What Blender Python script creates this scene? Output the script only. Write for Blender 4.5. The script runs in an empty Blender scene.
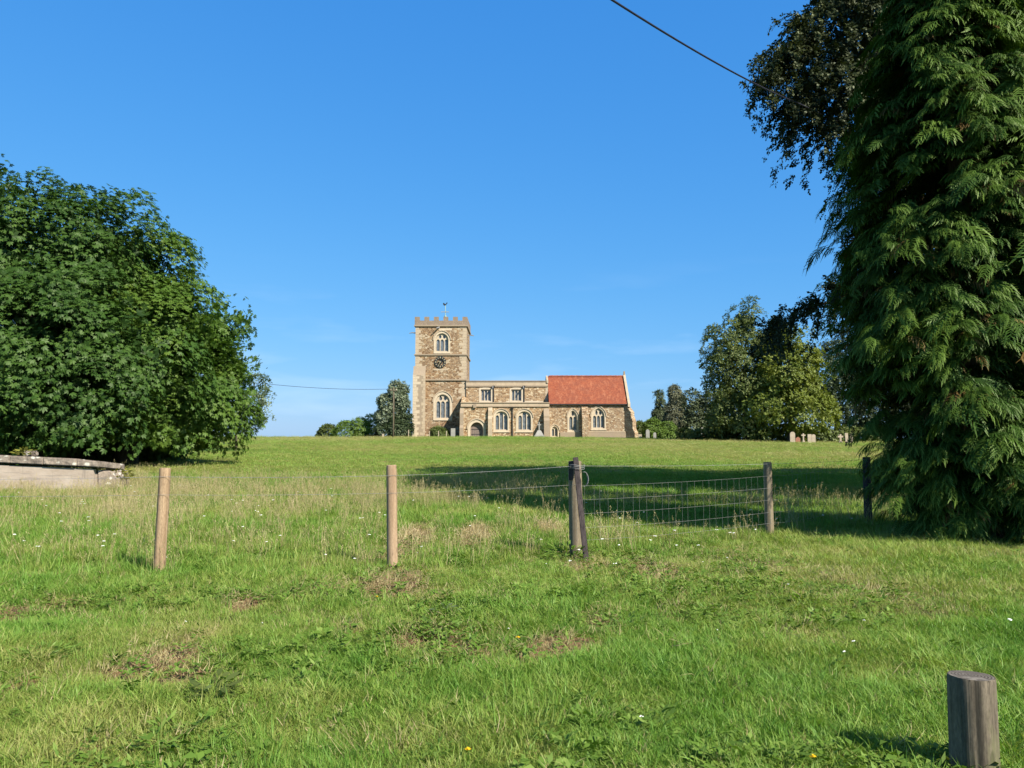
import bpy, bmesh, math
import numpy as np
from mathutils import Vector, Matrix
from mathutils.geometry import tessellate_polygon

# ------------------------------------------------------------------ scene, camera, light
sc = bpy.context.scene
C = bpy.context.scene.collection
R = math.radians
FPX = 800.0
PITCH = R(4.0)
CAMZ = 1.6
cam_d = bpy.data.cameras.new('camera'); cam = bpy.data.objects.new('camera', cam_d); C.objects.link(cam)
cam.location = (0, 0, CAMZ); cam.rotation_euler = (R(90) + PITCH, 0, 0)
cam_d.sensor_width = 36; cam_d.lens = 36 * FPX / 1024; cam_d.clip_start = 0.05; cam_d.clip_end = 6000
sc.camera = cam

SUN_EL, SUN_AZ = 38.0, 135.5          # azimuth clockwise from +Y (north)
w = bpy.data.worlds.new('World'); sc.world = w; w.use_nodes = True
nt = w.node_tree; nt.nodes.clear()
out = nt.nodes.new('ShaderNodeOutputWorld'); bg = nt.nodes.new('ShaderNodeBackground')
sky = nt.nodes.new('ShaderNodeTexSky'); sky.sky_type = 'NISHITA'; sky.sun_disc = False
sky.sun_elevation = R(SUN_EL); sky.sun_rotation = R(SUN_AZ)
sky.air_density = 1.0; sky.dust_density = 0.3; sky.ozone_density = 1.0
EXPO = 0.85
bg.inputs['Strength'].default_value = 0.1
# a few thin wisps of cirrus low in the sky
tc = nt.nodes.new('ShaderNodeTexCoord'); mp = nt.nodes.new('ShaderNodeMapping')
mp.inputs['Scale'].default_value = (3.0, 3.0, 16.0); mp.inputs['Rotation'].default_value = (0.0, R(8), 0)
nz = nt.nodes.new('ShaderNodeTexNoise'); nz.inputs['Scale'].default_value = 1.3; nz.inputs['Detail'].default_value = 6
nz.inputs['Roughness'].default_value = .5
rmp = nt.nodes.new('ShaderNodeMapRange'); rmp.inputs[1].default_value = .52; rmp.inputs[2].default_value = .8
rmp.inputs[3].default_value = 0; rmp.inputs[4].default_value = .45
sep = nt.nodes.new('ShaderNodeSeparateXYZ')
low = nt.nodes.new('ShaderNodeMapRange'); low.inputs[1].default_value = .22; low.inputs[2].default_value = .08
low.inputs[3].default_value = 0; low.inputs[4].default_value = 1
mul = nt.nodes.new('ShaderNodeMath'); mul.operation = 'MULTIPLY'
mixw = nt.nodes.new('ShaderNodeMix'); mixw.data_type = 'RGBA'; mixw.inputs[7].default_value = (4.2, 5.4, 6.8, 1)
sr = nt.nodes.new('ShaderNodeSeparateColor'); cr = nt.nodes.new('ShaderNodeCombineColor')     # the camera's colour response to the sky
nt.links.new(sky.outputs[0], sr.inputs[0])
for ch, (pw, ml) in enumerate(((1.0, .0500), (.55, .2080), (.29, .5620))):
    a_ = nt.nodes.new('ShaderNodeMath'); a_.operation = 'POWER'; a_.inputs[1].default_value = pw
    b_ = nt.nodes.new('ShaderNodeMath'); b_.operation = 'MULTIPLY'; b_.inputs[1].default_value = ml / .1 / 2 ** EXPO
    nt.links.new(sr.outputs[ch], a_.inputs[0]); nt.links.new(a_.outputs[0], b_.inputs[0]); nt.links.new(b_.outputs[0], cr.inputs[ch])
nt.links.new(tc.outputs['Generated'], mp.inputs[0]); nt.links.new(mp.outputs[0], nz.inputs['Vector'])
nt.links.new(nz.outputs[0], rmp.inputs[0]); nt.links.new(tc.outputs['Generated'], sep.inputs[0])
nt.links.new(sep.outputs[2], low.inputs[0]); nt.links.new(rmp.outputs[0], mul.inputs[0]); nt.links.new(low.outputs[0], mul.inputs[1])
nt.links.new(mul.outputs[0], mixw.inputs[0])
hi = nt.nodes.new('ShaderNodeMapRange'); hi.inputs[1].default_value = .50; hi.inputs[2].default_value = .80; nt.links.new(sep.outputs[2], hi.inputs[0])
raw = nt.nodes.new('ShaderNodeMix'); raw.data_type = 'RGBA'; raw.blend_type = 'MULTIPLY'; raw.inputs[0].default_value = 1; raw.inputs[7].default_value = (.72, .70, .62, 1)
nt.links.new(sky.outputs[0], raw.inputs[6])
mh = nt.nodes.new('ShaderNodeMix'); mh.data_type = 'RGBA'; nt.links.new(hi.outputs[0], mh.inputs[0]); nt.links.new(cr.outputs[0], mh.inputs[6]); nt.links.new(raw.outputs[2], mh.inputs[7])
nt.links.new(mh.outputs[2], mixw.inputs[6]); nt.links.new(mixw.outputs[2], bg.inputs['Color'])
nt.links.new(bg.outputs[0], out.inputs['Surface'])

sun_d = bpy.data.lights.new('sun', 'SUN'); sun = bpy.data.objects.new('sun', sun_d); C.objects.link(sun)
sun_d.energy = 5.0; sun_d.angle = R(0.53); sun_d.color = (1.0, .93, .82)
sd = Vector((math.sin(R(SUN_AZ)) * math.cos(R(SUN_EL)), math.cos(R(SUN_AZ)) * math.cos(R(SUN_EL)), math.sin(R(SUN_EL))))
sun.rotation_euler = sd.to_track_quat('Z', 'Y').to_euler()
sun.location = (20, -20, 30)
vs = sc.view_settings
vs.view_transform = 'Standard'; vs.look = 'None'; vs.exposure = EXPO; vs.gamma = 1.0; vs.use_curve_mapping = False
sc.cycles.max_bounces = 6; sc.cycles.diffuse_bounces = 3; sc.cycles.glossy_bounces = 2
sc.cycles.transmission_bounces = 4; sc.cycles.transparent_max_bounces = 6
sc.cycles.caustics_reflective = False; sc.cycles.caustics_refractive = False
sc.render.film_transparent = False

# ------------------------------------------------------------------ helpers
rng = np.random.default_rng(11)
CP, SP = math.cos(PITCH), math.sin(PITCH)

def P(px, py, Y):
    """world point seen at pixel (px, py) of the photograph at distance Y north of the camera"""
    u = (px - 512) / FPX; v = (384 - py) / FPX
    k = Y / (CP - v * SP)
    return (u * k, Y, CAMZ + (SP + v * CP) * k)

def noise2(x, y, s=1.0, seed=0):
    """smooth value noise on arrays"""
    x = np.asarray(x, float) / s + seed * 17.13; y = np.asarray(y, float) / s - seed * 9.71
    xi = np.floor(x); yi = np.floor(y); fx = x - xi; fy = y - yi
    fx = fx * fx * (3 - 2 * fx); fy = fy * fy * (3 - 2 * fy)
    def h(a, b):
        v = np.sin(a * 127.1 + b * 311.7 + seed * 5.3) * 43758.5453
        return v - np.floor(v)
    return (h(xi, yi) * (1 - fx) + h(xi + 1, yi) * fx) * (1 - fy) + (h(xi, yi + 1) * (1 - fx) + h(xi + 1, yi + 1) * fx) * fy

def H(x, y):
    """height of the ground"""
    x = np.asarray(x, float); y = np.asarray(y, float)
    s = np.clip((y - 20) / 88, 0, 1)
    z = 2.0 * (s ** 1.25) * (1.25 - .25 * s ** 2)
    z = z * (1 - .20 * np.clip(x / 35, 0, 1) * np.clip((y - 50) / 40, 0, 1) * (1 - np.clip((y - 104) / 8, 0, 1) * .0))
    z = z - np.clip(y - 150, 0, 400) * .03
    near = np.clip(1 - np.abs(y - 8) / 60, 0, 1)
    z = z + near * ((noise2(x, y, 3.1, 1) - .5) * .10 + (noise2(x, y, .9, 2) - .5) * .045)
    z = z + ((noise2(x, y, 14, 3) - .5) * .24 + (noise2(x, y, 4.5, 4) - .5) * .12) * np.clip((y - 22) / 20, 0, 1) * np.clip((112 - y) / 10, 0, 1)
    return z

def Hs(x, y): return float(H(x, y))

ORIG = {}
def link(o, parent=None):
    C.objects.link(o)
    if parent is not None:
        o.parent = parent; ORIG[o.name] = ORIG[parent.name]
    return o

def tag(o, label=None, cat=None, group=None, kind=None):
    if label: o['label'] = label
    if cat: o['category'] = cat
    if group: o['group'] = group
    if kind: o['kind'] = kind
    return o

def thing(name, label, cat, loc, group=None):
    o = bpy.data.objects.new(name, None); o.empty_display_size = .2
    C.objects.link(o); o.location = loc; ORIG[o.name] = np.array(loc, float)
    return tag(o, label, cat, group)

class G:
    """collects shapes for one mesh, in world coordinates"""
    def __init__(s): s.v = []; s.f = []
    def add(s, vs, fs):
        b = len(s.v); s.v += [tuple(map(float, p)) for p in vs]; s.f += [tuple(i + b for i in f) for f in fs]; return s
    def box(s, x0, x1, y0, y1, z0, z1):
        return s.add([(x0, y0, z0), (x1, y0, z0), (x1, y1, z0), (x0, y1, z0), (x0, y0, z1), (x1, y0, z1), (x1, y1, z1), (x0, y1, z1)],
                     [(0, 3, 2, 1), (4, 5, 6, 7), (0, 1, 5, 4), (1, 2, 6, 5), (2, 3, 7, 6), (3, 0, 4, 7)])
    def hexa(s, a, b):
        """solid between two quads a and b (4 points each)"""
        return s.add(list(a) + list(b), [(0, 1, 2, 3), (7, 6, 5, 4), (0, 4, 5, 1), (1, 5, 6, 2), (2, 6, 7, 3), (3, 7, 4, 0)])
    def prism(s, poly, d0, d1, plane='xz', holes=()):
        """2-D outline (with holes) pushed from depth d0 to d1"""
        m = {'xz': lambda p, d: (p[0], d, p[1]), 'yz': lambda p, d: (d, p[0], p[1]), 'xy': lambda p, d: (p[0], p[1], d)}[plane]
        loops = [list(poly)] + [list(h) for h in holes]
        tris = tessellate_polygon([[Vector((p[0], p[1], 0)) for p in l] for l in loops])
        flat = [p for l in loops for p in l]; n = len(flat)
        vs = [m(p, d0) for p in flat] + [m(p, d1) for p in flat]
        fs = [tuple(t) for t in tris] + [tuple(i + n for i in reversed(t)) for t in tris]
        b = 0
        for l in loops:
            k = len(l)
            fs += [(b + i, b + (i + 1) % k, n + b + (i + 1) % k, n + b + i) for i in range(k)]
            b += k
        return s.add(vs, fs)
    def tube(s, pts, rad, n=8, cap=True, jit=0):
        pts = [Vector(p) for p in pts]
        if not hasattr(rad, '__len__'): rad = [rad] * len(pts)
        vs = []; fs = []
        for i, p in enumerate(pts):
            d = (pts[min(i + 1, len(pts) - 1)] - pts[max(i - 1, 0)]).normalized()
            a = d.cross(Vector((0, 1, 0)) if abs(d.y) < .9 else Vector((1, 0, 0))).normalized(); b = d.cross(a)
            for k in range(n):
                t = 2 * math.pi * k / n; r = rad[i] * (1 + jit * math.sin(k * 2.3 + i * .3))
                vs.append(p + a * (math.cos(t) * r) + b * (math.sin(t) * r))
        for i in range(len(pts) - 1):
            for k in range(n):
                fs.append((i * n + k, i * n + (k + 1) % n, (i + 1) * n + (k + 1) % n, (i + 1) * n + k))
        if cap: fs += [tuple(range(n)), tuple(range((len(pts) - 1) * n, len(pts) * n))]
        return s.add(vs, fs)
    def build(s, name, mat, parent=None, loc=None, smooth=False, bevel=0, label=None):
        o0 = ORIG[parent.name] if parent is not None else np.array(loc if loc is not None else (0, 0, 0), float)
        V = np.array(s.v, float) - o0
        me = bpy.data.meshes.new(name); me.from_pydata(V.tolist(), [], s.f); me.validate()
        bm = bmesh.new(); bm.from_mesh(me); bmesh.ops.recalc_face_normals(bm, faces=bm.faces)
        if bevel: bmesh.ops.bevel(bm, geom=list(bm.edges), offset=bevel, segments=2, affect='EDGES', clamp_overlap=True)
        bm.to_mesh(me); bm.free()
        if smooth: me.polygons.foreach_set('use_smooth', [len(p.vertices) == 4 for p in me.polygons])
        me.materials.append(mat)
        o = bpy.data.objects.new(name, me); link(o, parent)
        if parent is None: o.location = o0; ORIG[o.name] = o0
        if label: o['label'] = label
        return o

def mesh_np(name, V, F, mat, parent=None, loc=None, attrs=None, tri=False):
    """fast mesh from arrays; every face has the same number of corners"""
    o0 = ORIG[parent.name] if parent is not None else np.array(loc if loc is not None else (0, 0, 0), float)
    V = np.asarray(V, np.float32) - o0.astype(np.float32); F = np.asarray(F, np.int32)
    me = bpy.data.meshes.new(name); k = F.shape[1]
    me.vertices.add(len(V)); me.vertices.foreach_set('co', V.ravel())
    me.loops.add(F.size); me.loops.foreach_set('vertex_index', F.ravel())
    me.polygons.add(len(F)); me.polygons.foreach_set('loop_start', np.arange(0, F.size, k, dtype=np.int32))
    if attrs:
        for an, av in attrs.items():
            a = me.attributes.new(an, 'FLOAT', 'POINT'); a.data.foreach_set('value', np.asarray(av, np.float32))
    me.update(calc_edges=True); me.materials.append(mat)
    o = bpy.data.objects.new(name, me); link(o, parent)
    if parent is None: o.location = o0; ORIG[o.name] = o0
    return o

# ------------------------------------------------------------------ materials
class M:
    def __init__(s, name):
        s.m = bpy.data.materials.new(name); s.m.use_nodes = True; s.t = s.m.node_tree; s.t.nodes.clear()
        s.o = s.n('OutputMaterial')
    def n(s, k): return s.t.nodes.new('ShaderNode' + k)
    def l(s, a, b): s.t.links.new(a, b)
    def coord(s, scale=(1, 1, 1), world=False):
        mp = s.n('Mapping'); mp.inputs['Scale'].default_value = scale
        if world: g = s.n('NewGeometry'); s.l(g.outputs['Position'], mp.inputs[0])
        else: g = s.n('TexCoord'); s.l(g.outputs['Object'], mp.inputs[0])
        return mp.outputs[0]
    def noise(s, co, scale, detail=4, rough=.55):
        n = s.n('TexNoise'); n.inputs['Scale'].default_value = scale; n.inputs['Detail'].default_value = detail
        n.inputs['Roughness'].default_value = rough; s.l(co, n.inputs['Vector']); return n.outputs[0]
    def rng(s, v, a, b, c=0, d=1):
        r = s.n('MapRange'); r.inputs[1].default_value = a; r.inputs[2].default_value = b
        r.inputs[3].default_value = c; r.inputs[4].default_value = d; s.l(v, r.inputs[0]); return r.outputs[0]
    def ramp(s, v, stops, const=False):
        r = s.n('ValToRGB'); e = r.color_ramp.elements
        if const: r.color_ramp.interpolation = 'CONSTANT'
        while len(e) > len(stops): e.remove(e[-1])
        while len(e) < len(stops): e.new(1)
        for i, (p, c) in enumerate(stops): e[i].position = p; e[i].color = (*c, 1)
        s.l(v, r.inputs[0]); return r.outputs[0]
    def mix(s, f, a, b, mode='MIX'):
        m = s.n('Mix'); m.data_type = 'RGBA'; m.blend_type = mode
        for v, i in ((f, 0), (a, 6), (b, 7)):
            if isinstance(v, (int, float)): m.inputs[i].default_value = v
            elif isinstance(v, tuple): m.inputs[i].default_value = (*v, 1)
            else: s.l(v, m.inputs[i])
        return m.outputs[2]
    def attr(s, name, kind='GEOMETRY'):
        a = s.n('Attribute'); a.attribute_name = name; a.attribute_type = kind; return a.outputs['Fac']
    def math(s, op, a, b):
        m = s.n('Math'); m.operation = op
        for v, i in ((a, 0), (b, 1)):
            if isinstance(v, (int, float)): m.inputs[i].default_value = v
            else: s.l(v, m.inputs[i])
        return m.outputs[0]
    def bump(s, h, strength=.5, dist=.02):
        b = s.n('Bump'); b.inputs['Strength'].default_value = strength; b.inputs['Distance'].default_value = dist
        s.l(h, b.inputs['Height']); return b.outputs[0]
    def pbr(s, col, rough=.8, spec=.3, nrm=None, metal=0):
        p = s.n('BsdfPrincipled')
        if isinstance(col, tuple): p.inputs['Base Color'].default_value = (*col, 1)
        else: s.l(col, p.inputs['Base Color'])
        p.inputs['Roughness'].default_value = rough; p.inputs['Specular IOR Level'].default_value = spec
        p.inputs['Metallic'].default_value = metal
        if nrm is not None: s.l(nrm, p.inputs['Normal'])
        s.l(p.outputs[0], s.o.inputs[0]); return s.m
    def leaf(s, col, trans=.3, gloss=.05, rough=.45, tcol=None):
        d = s.n('BsdfDiffuse'); t = s.n('BsdfTranslucent'); g = s.n('BsdfGlossy'); g.inputs['Roughness'].default_value = max(rough, .55); g.inputs['Color'].default_value = (.55, .6, .45, 1)
        s.l(col, d.inputs[0])
        tc_ = s.mix(1.0, col, (1.25, 1.3, .6), 'MULTIPLY'); s.l(tc_, t.inputs[0])
        m1 = s.n('MixShader'); m1.inputs[0].default_value = trans; s.l(d.outputs[0], m1.inputs[1]); s.l(t.outputs[0], m1.inputs[2])
        m2 = s.n('MixShader'); m2.inputs[0].default_value = gloss; s.l(m1.outputs[0], m2.inputs[1]); s.l(g.outputs[0], m2.inputs[2])
        s.l(m2.outputs[0], s.o.inputs[0]); return s.m

def leaf_mat(name, dark, mid, light, trans=.28, gloss=.05, rough=.45, patch=1.5):
    m = M(name); co = m.coord()
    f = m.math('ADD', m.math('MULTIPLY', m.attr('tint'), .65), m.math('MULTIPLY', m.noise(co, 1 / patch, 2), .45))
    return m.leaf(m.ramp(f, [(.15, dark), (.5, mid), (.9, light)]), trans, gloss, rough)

def rubble_mat(name, tone=(1, 1, 1), scale=3.2, pale=.84):
    m = M(name); co = m.coord((1, 1, 1.55))
    wob = m.n('TexNoise'); wob.inputs['Scale'].default_value = 2.5; m.l(co, wob.inputs['Vector'])
    add = m.n('VectorMath'); add.operation = 'MULTIPLY_ADD'; m.l(wob.outputs['Color'], add.inputs[0])
    add.inputs[1].default_value = (.25, .25, .25); m.l(co, add.inputs[2])
    v = m.n('TexVoronoi'); v.inputs['Scale'].default_value = scale; m.l(add.outputs[0], v.inputs['Vector'])
    e = m.n('TexVoronoi'); e.feature = 'DISTANCE_TO_EDGE'; e.inputs['Scale'].default_value = scale; m.l(add.outputs[0], e.inputs['Vector'])
    sp = m.n('SeparateColor'); m.l(v.outputs['Color'], sp.inputs[0])
    T = lambda c: tuple(a * b for a, b in zip(c, tone))
    col = m.ramp(sp.outputs[0], [(0, T((.20, .115, .06))), (.22, T((.33, .20, .105))), (.42, T((.42, .275, .15))), (.62, T((.27, .165, .09))),
                                 (.75, T((.50, .36, .21))), (pale, T((.64, .54, .38)))], True)
    col = m.mix(m.rng(e.outputs['Distance'], .02, .09), T((.50, .40, .27)), col)
    col = m.mix(m.rng(m.noise(m.coord(), .55, 5), .42, .68, 0, .38), col, T((.46, .38, .27)))
    col = m.mix(m.rng(m.noise(m.coord(), 7, 3), .3, .7, .85, 1.12), (0, 0, 0), col, 'MIX') if False else col
    h = m.math('MINIMUM', e.outputs['Distance'], .12)
    return m.pbr(col, .92, .15, m.bump(h, .7, .25))

def ashlar_mat(name, base=(.60, .51, .38), dark=(.30, .26, .21), amt=.5):
    m = M(name); co = m.coord()
    c = m.mix(m.rng(m.noise(co, 1.8, 6, .65), .42, .72, 0, amt), base, dark)
    c = m.mix(m.rng(m.noise(co, 9, 3), .55, .75, 0, .35), c, (.55, .48, .37))
    return m.pbr(c, .9, .15, m.bump(m.noise(co, 14, 4), .3, .05))

MAT = {}
MAT['rubble_tower'] = rubble_mat('tower_rubble', (.69, .655, .63), 3.0, .84)
MAT['rubble_nave'] = rubble_mat('nave_rubble', (.84, .80, .74), 3.6, .80)
MAT['rubble_chancel'] = rubble_mat('chancel_rubble', (.80, .79, .79), 4.6, .86)
MAT['ashlar'] = ashlar_mat('pale_ashlar', (.45, .36, .25), (.26, .20, .14), .55)
MAT['ashlar_white'] = ashlar_mat('white_ashlar', (.54, .45, .325), (.32, .25, .17), .5)
MAT['ashlar_grey'] = ashlar_mat('grey_ashlar', (.25, .19, .14), (.15, .12, .09), .6)
MAT['ashlar_dull'] = ashlar_mat('weathered_ashlar', (.31, .24, .165), (.26, .21, .16), .6)

def tile_mat():
    m = M('clay_roof_tiles'); co = m.coord()
    b = m.n('TexBrick'); b.inputs['Scale'].default_value = 1.0; b.inputs['Brick Width'].default_value = .22
    b.inputs['Row Height'].default_value = .16; b.inputs['Mortar Size'].default_value = .012
    b.inputs['Color1'].default_value = (.27, .072, .038, 1); b.inputs['Color2'].default_value = (.37, .112, .052, 1); b.inputs['Mortar'].default_value = (.10, .03, .02, 1)
    g = m.n('TexCoord'); sx = m.n('SeparateXYZ'); cx = m.n('CombineXYZ'); m.l(g.outputs['Object'], sx.inputs[0])
    m.l(sx.outputs[0], cx.inputs[0]); m.l(m.math('MULTIPLY', sx.outputs[2], 1.42), cx.inputs[1]); m.l(cx.outputs[0], b.inputs['Vector'])
    c = m.mix(m.rng(m.noise(co, .8, 6, .7), .42, .70, 0, .75), b.outputs[0], (.19, .065, .042))
    c = m.mix(m.rng(m.noise(m.coord((2.2, 1, .35)), 1.0, 5, .7), .52, .70, 0, .55), c, (.46, .19, .10))
    c = m.mix(m.rng(m.noise(co, 5.0, 4, .6), .56, .74, 0, .5), c, (.42, .17, .09))
    return m.pbr(c, .85, .2, m.bump(b.outputs['Fac'], .6, .04))
MAT['tiles'] = tile_mat()
def simple(name, col, rough=.6, spec=.4, metal=0, var=.25, sc_=6):
    m = M(name); co = m.coord(); dk = tuple(c * (1 - var) for c in col); lt = tuple(min(1, c * (1 + var)) for c in col)
    return m.pbr(m.ramp(m.noise(co, sc_, 5), [(.3, dk), (.7, lt)]), rough, spec, None, metal)
MAT['lead'] = simple('lead_sheet', (.20, .20, .20), .55)
MAT['glass'] = simple('leaded_glass', (.13, .145, .155), .22, .8, 0, .45, 3.0)
MAT['dark_iron'] = simple('black_iron', (.02, .02, .022), .5)
MAT['gold'] = simple('gilded_metal', (.34, .29, .17), .5, .4)
MAT['verdigris'] = simple('verdigris', (.30, .42, .36), .6)
MAT['door_wood'] = simple('door_wood', (.20, .155, .13), .8, .2)
MAT['wire'] = simple('galvanised_wire', (.24, .24, .23), .6, .3, .1)
MAT['cable'] = simple('black_cable', (.016, .017, .03), .5)

def wood_mat(name, a, b, grain=1.0, moss=0.0):
    m = M(name); co = m.coord((22, 22, 1.1))
    c = m.ramp(m.noise(co, 1.0, 6, .6), [(.32, a), (.68, b)])
    co2 = m.coord((60, 60, 1.6)); c = m.mix(m.rng(m.noise(co2, 1, 3), .60, .66, 0, .75 * grain), c, tuple(x * .3 for x in a))
    c = m.mix(m.rng(m.noise(m.coord((90, 90, 26)), 1, 4, .7), .35, .7, .55, 0), c, tuple(x * .55 for x in a))
    kn = m.n('TexVoronoi'); kn.inputs['Scale'].default_value = 1; m.l(m.coord((9, 9, 3.2)), kn.inputs['Vector'])
    c = m.mix(m.rng(kn.outputs['Distance'], .10, .16, .7, 0), c, tuple(x * .35 for x in a))
    if moss: c = m.mix(m.rng(m.noise(m.coord((5, 5, 2)), 1.3, 5, .65), .5, .68, 0, moss), c, (.16, .17, .07))
    return m.pbr(c, .85, .2, m.bump(m.noise(co2, 1, 3), .6, .006))
MAT['wood_new'] = wood_mat('tan_timber', (.24, .160, .09), (.52, .37, .225), .7)
MAT['wood_pale'] = wood_mat('faded_timber', (.30, .20, .12), (.50, .36, .23), .8)
MAT['wood_old'] = wood_mat('weathered_timber', (.15, .12, .08), (.36, .29, .195), 1.0, .35)
MAT['wood_dark'] = wood_mat('dark_timber', (.035, .028, .028), (.10, .08, .075), 1.0)
MAT['wood_grey'] = wood_mat('grey_weathered_timber', (.055, .045, .032), (.25, .205, .145), 1.0, .5)
def endgrain():
    m = M('end_grain'); co = m.coord()
    g = m.n('TexGradient'); g.gradient_type = 'SPHERICAL'
    wv = m.n('TexWave'); wv.wave_type = 'RINGS'; wv.rings_direction = 'Z'; wv.inputs['Scale'].default_value = 22; wv.inputs['Distortion'].default_value = 1.5; m.l(co, wv.inputs['Vector'])
    c = m.ramp(wv.outputs['Color'], [(.1, (.06, .052, .045)), (.8, (.15, .13, .11))])
    c = m.mix(m.rng(m.noise(co, 14, 5), .5, .62, 0, .7), c, (.26, .235, .20))
    return m.pbr(c, .9, .15, m.bump(m.noise(co, 40, 4), .8, .006))
MAT['endgrain'] = endgrain()
MAT['bark'] = wood_mat('tree_bark', (.07, .055, .04), (.16, .13, .10), .5)
def lichen():
    m = M('lichened_stone'); co = m.coord()
    c = m.ramp(m.noise(co, 2.2, 6, .7), [(.35, (.12, .10, .085)), (.62, (.34, .28, .22))])
    v = m.n('TexVoronoi'); v.inputs['Scale'].default_value = 3.4; m.l(m.coord((1, 1, 2)), v.inputs['Vector'])
    c = m.mix(m.rng(m.math('ADD', v.outputs['Distance'], m.math('MULTIPLY', m.noise(co, 8, 4), .5)), .46, .58, .95, 0), c, (.62, .59, .49))
    return m.pbr(c, .95, .1, m.bump(m.noise(co, 9, 5), .9, .05))
MAT['lichen'] = lichen()
def render_wall():
    m = M('aged_concrete'); co = m.coord()
    c = m.ramp(m.noise(m.coord((1, 1, 3)), 1.4, 6, .65), [(.3, (.34, .27, .21)), (.7, (.50, .42, .34))])
    c = m.mix(m.rng(m.noise(m.coord((.8, 1, 9)), 1.2, 4), .58, .66, 0, .55), c, (.25, .22, .19))
    c = m.mix(m.rng(m.noise(m.coord((7, 7, .8)), 1, 4), .62, .72, 0, .6), c, (.20, .17, .14))
    return m.pbr(c, .92, .1, m.bump(m.noise(co, 12, 4), .4, .02))
MAT['concrete'] = render_wall()
MAT['stone_pale'] = ashlar_mat('pale_headstone', (.40, .33, .24), (.20, .165, .12), .75)
MAT['stone_grey'] = ashlar_mat('grey_headstone', (.30, .29, .26), (.17, .16, .15), .6)
MAT['stone_red'] = ashlar_mat('reddish_headstone', (.30, .13, .08), (.20, .09, .06), .5)

# ------------------------------------------------------------------ ground
# worn patches seen in the photograph: (px, py, half width px, half height px, strength)
def gpt(px, py):
    """where the pixel meets the near, level ground"""
    v = (384 - py) / FPX; k = -CAMZ / min(SP + v * CP, -.001); return ((px - 512) / FPX * k, (CP - v * SP) * k)
PATCH = [(155, 662, 36, 14, 1.0), (185, 676, 26, 9, .9), (60, 602, 22, 6, .6), (243, 603, 14, 8, 1.0), (8, 612, 18, 6, .8), (185, 642, 20, 6, .5), (345, 632, 14, 6, .7),
         (435, 640, 40, 12, .8), (465, 655, 30, 10, .6), (565, 645, 28, 9, 1.15), (535, 658, 18, 7, .8), (600, 622, 24, 8, .6), (655, 571, 16, 9, 1.0), (640, 560, 14, 5, .7), (392, 585, 26, 14, .8),
         (320, 590, 26, 8, .4), (585, 563, 22, 8, .7), (430, 596, 26, 7, .45), (12, 690, 16, 10, .6), (410, 670, 24, 8, .5), (100, 745, 22, 8, .45), (400, 745, 12, 6, .3),
         (410, 541, 18, 12, 1.1), (475, 537, 18, 9, 1.1), (546, 527, 12, 5, 1.0), (625, 708, 14, 6, .35), (810, 640, 26, 8, .35), (880, 600, 60, 14, .3), (735, 560, 60, 14, .3)]
PW = []
for (a, b, c, d, s_) in PATCH:
    x0, y0 = gpt(a, b); x1, _ = gpt(a + c, b); _, y1 = gpt(a, b - d)
    PW.append((x0, y0, abs(x1 - x0) * 1.25, max(abs(y1 - y0), .08) * 1.35, s_))
def bare(x, y):
    x = np.asarray(x, float); y = np.asarray(y, float); r = np.zeros(np.broadcast(x, y).shape)
    wob = (noise2(x, y, .22, 5) - .5) * 1.1 + (noise2(x, y, .09, 6) - .5) * .6
    for (a, b, c, d, s_) in PW:
        q = ((x - a) / c) ** 2 + ((y - b) / d) ** 2
        r = np.maximum(r, s_ * np.clip(1.35 - q - wob, 0, 1) * (q < 4))
    return np.clip(r, 0, 1)
def dryness(x, y):
    n = .55 * noise2(x, y, 2.6, 8) + .3 * noise2(x, y, .8, 9) + .15 * noise2(x, y, .3, 10)
    d = np.clip((n - .42) * 2.4, 0, 1)
    right = np.clip((x - .5) / 4, 0, 1) * np.clip((y - 6) / 3, 0, 1) * np.clip((16 - y) / 3, 0, 1)
    left = np.clip((y - 9.5) / 4, 0, 1) * np.clip((27 - y) / 4, 0, 1) * np.clip((3 - x) / 3, 0, 1)
    d = np.clip(d * .62 + right * .40 + left * .15, 0, 1)
    return d * np.clip(1.0 - np.clip(4.5 - y, 0, 2) * .15 * (x > 0), .3, 1)
def axis(lo, hi, step, far, grow=1.13, back=None):
    a = list(np.arange(lo, hi, step)); st = step; v = a[-1]
    while v < far: st *= grow; v += st; a.append(v)
    st = step; v = a[0]; b = []
    while v > (back if back is not None else -far): st *= grow; v -= st; b.append(v)
    return np.array(b[::-1] + a)
xs = axis(-9, 9, .11, 2500, 1.07)
ys = axis(2, 13, .09, 3500, 1.035, back=-200)
X, Y = np.meshgrid(xs, ys); nx, ny = len(xs), len(ys)
Z = H(X, Y)
V = np.stack([X.ravel(), Y.ravel(), Z.ravel()], 1)
i = np.arange(nx - 1)[None, :] + nx * np.arange(ny - 1)[:, None]; i = i.ravel()
F = np.stack([i, i + 1, i + 1 + nx, i + nx], 1)
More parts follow.
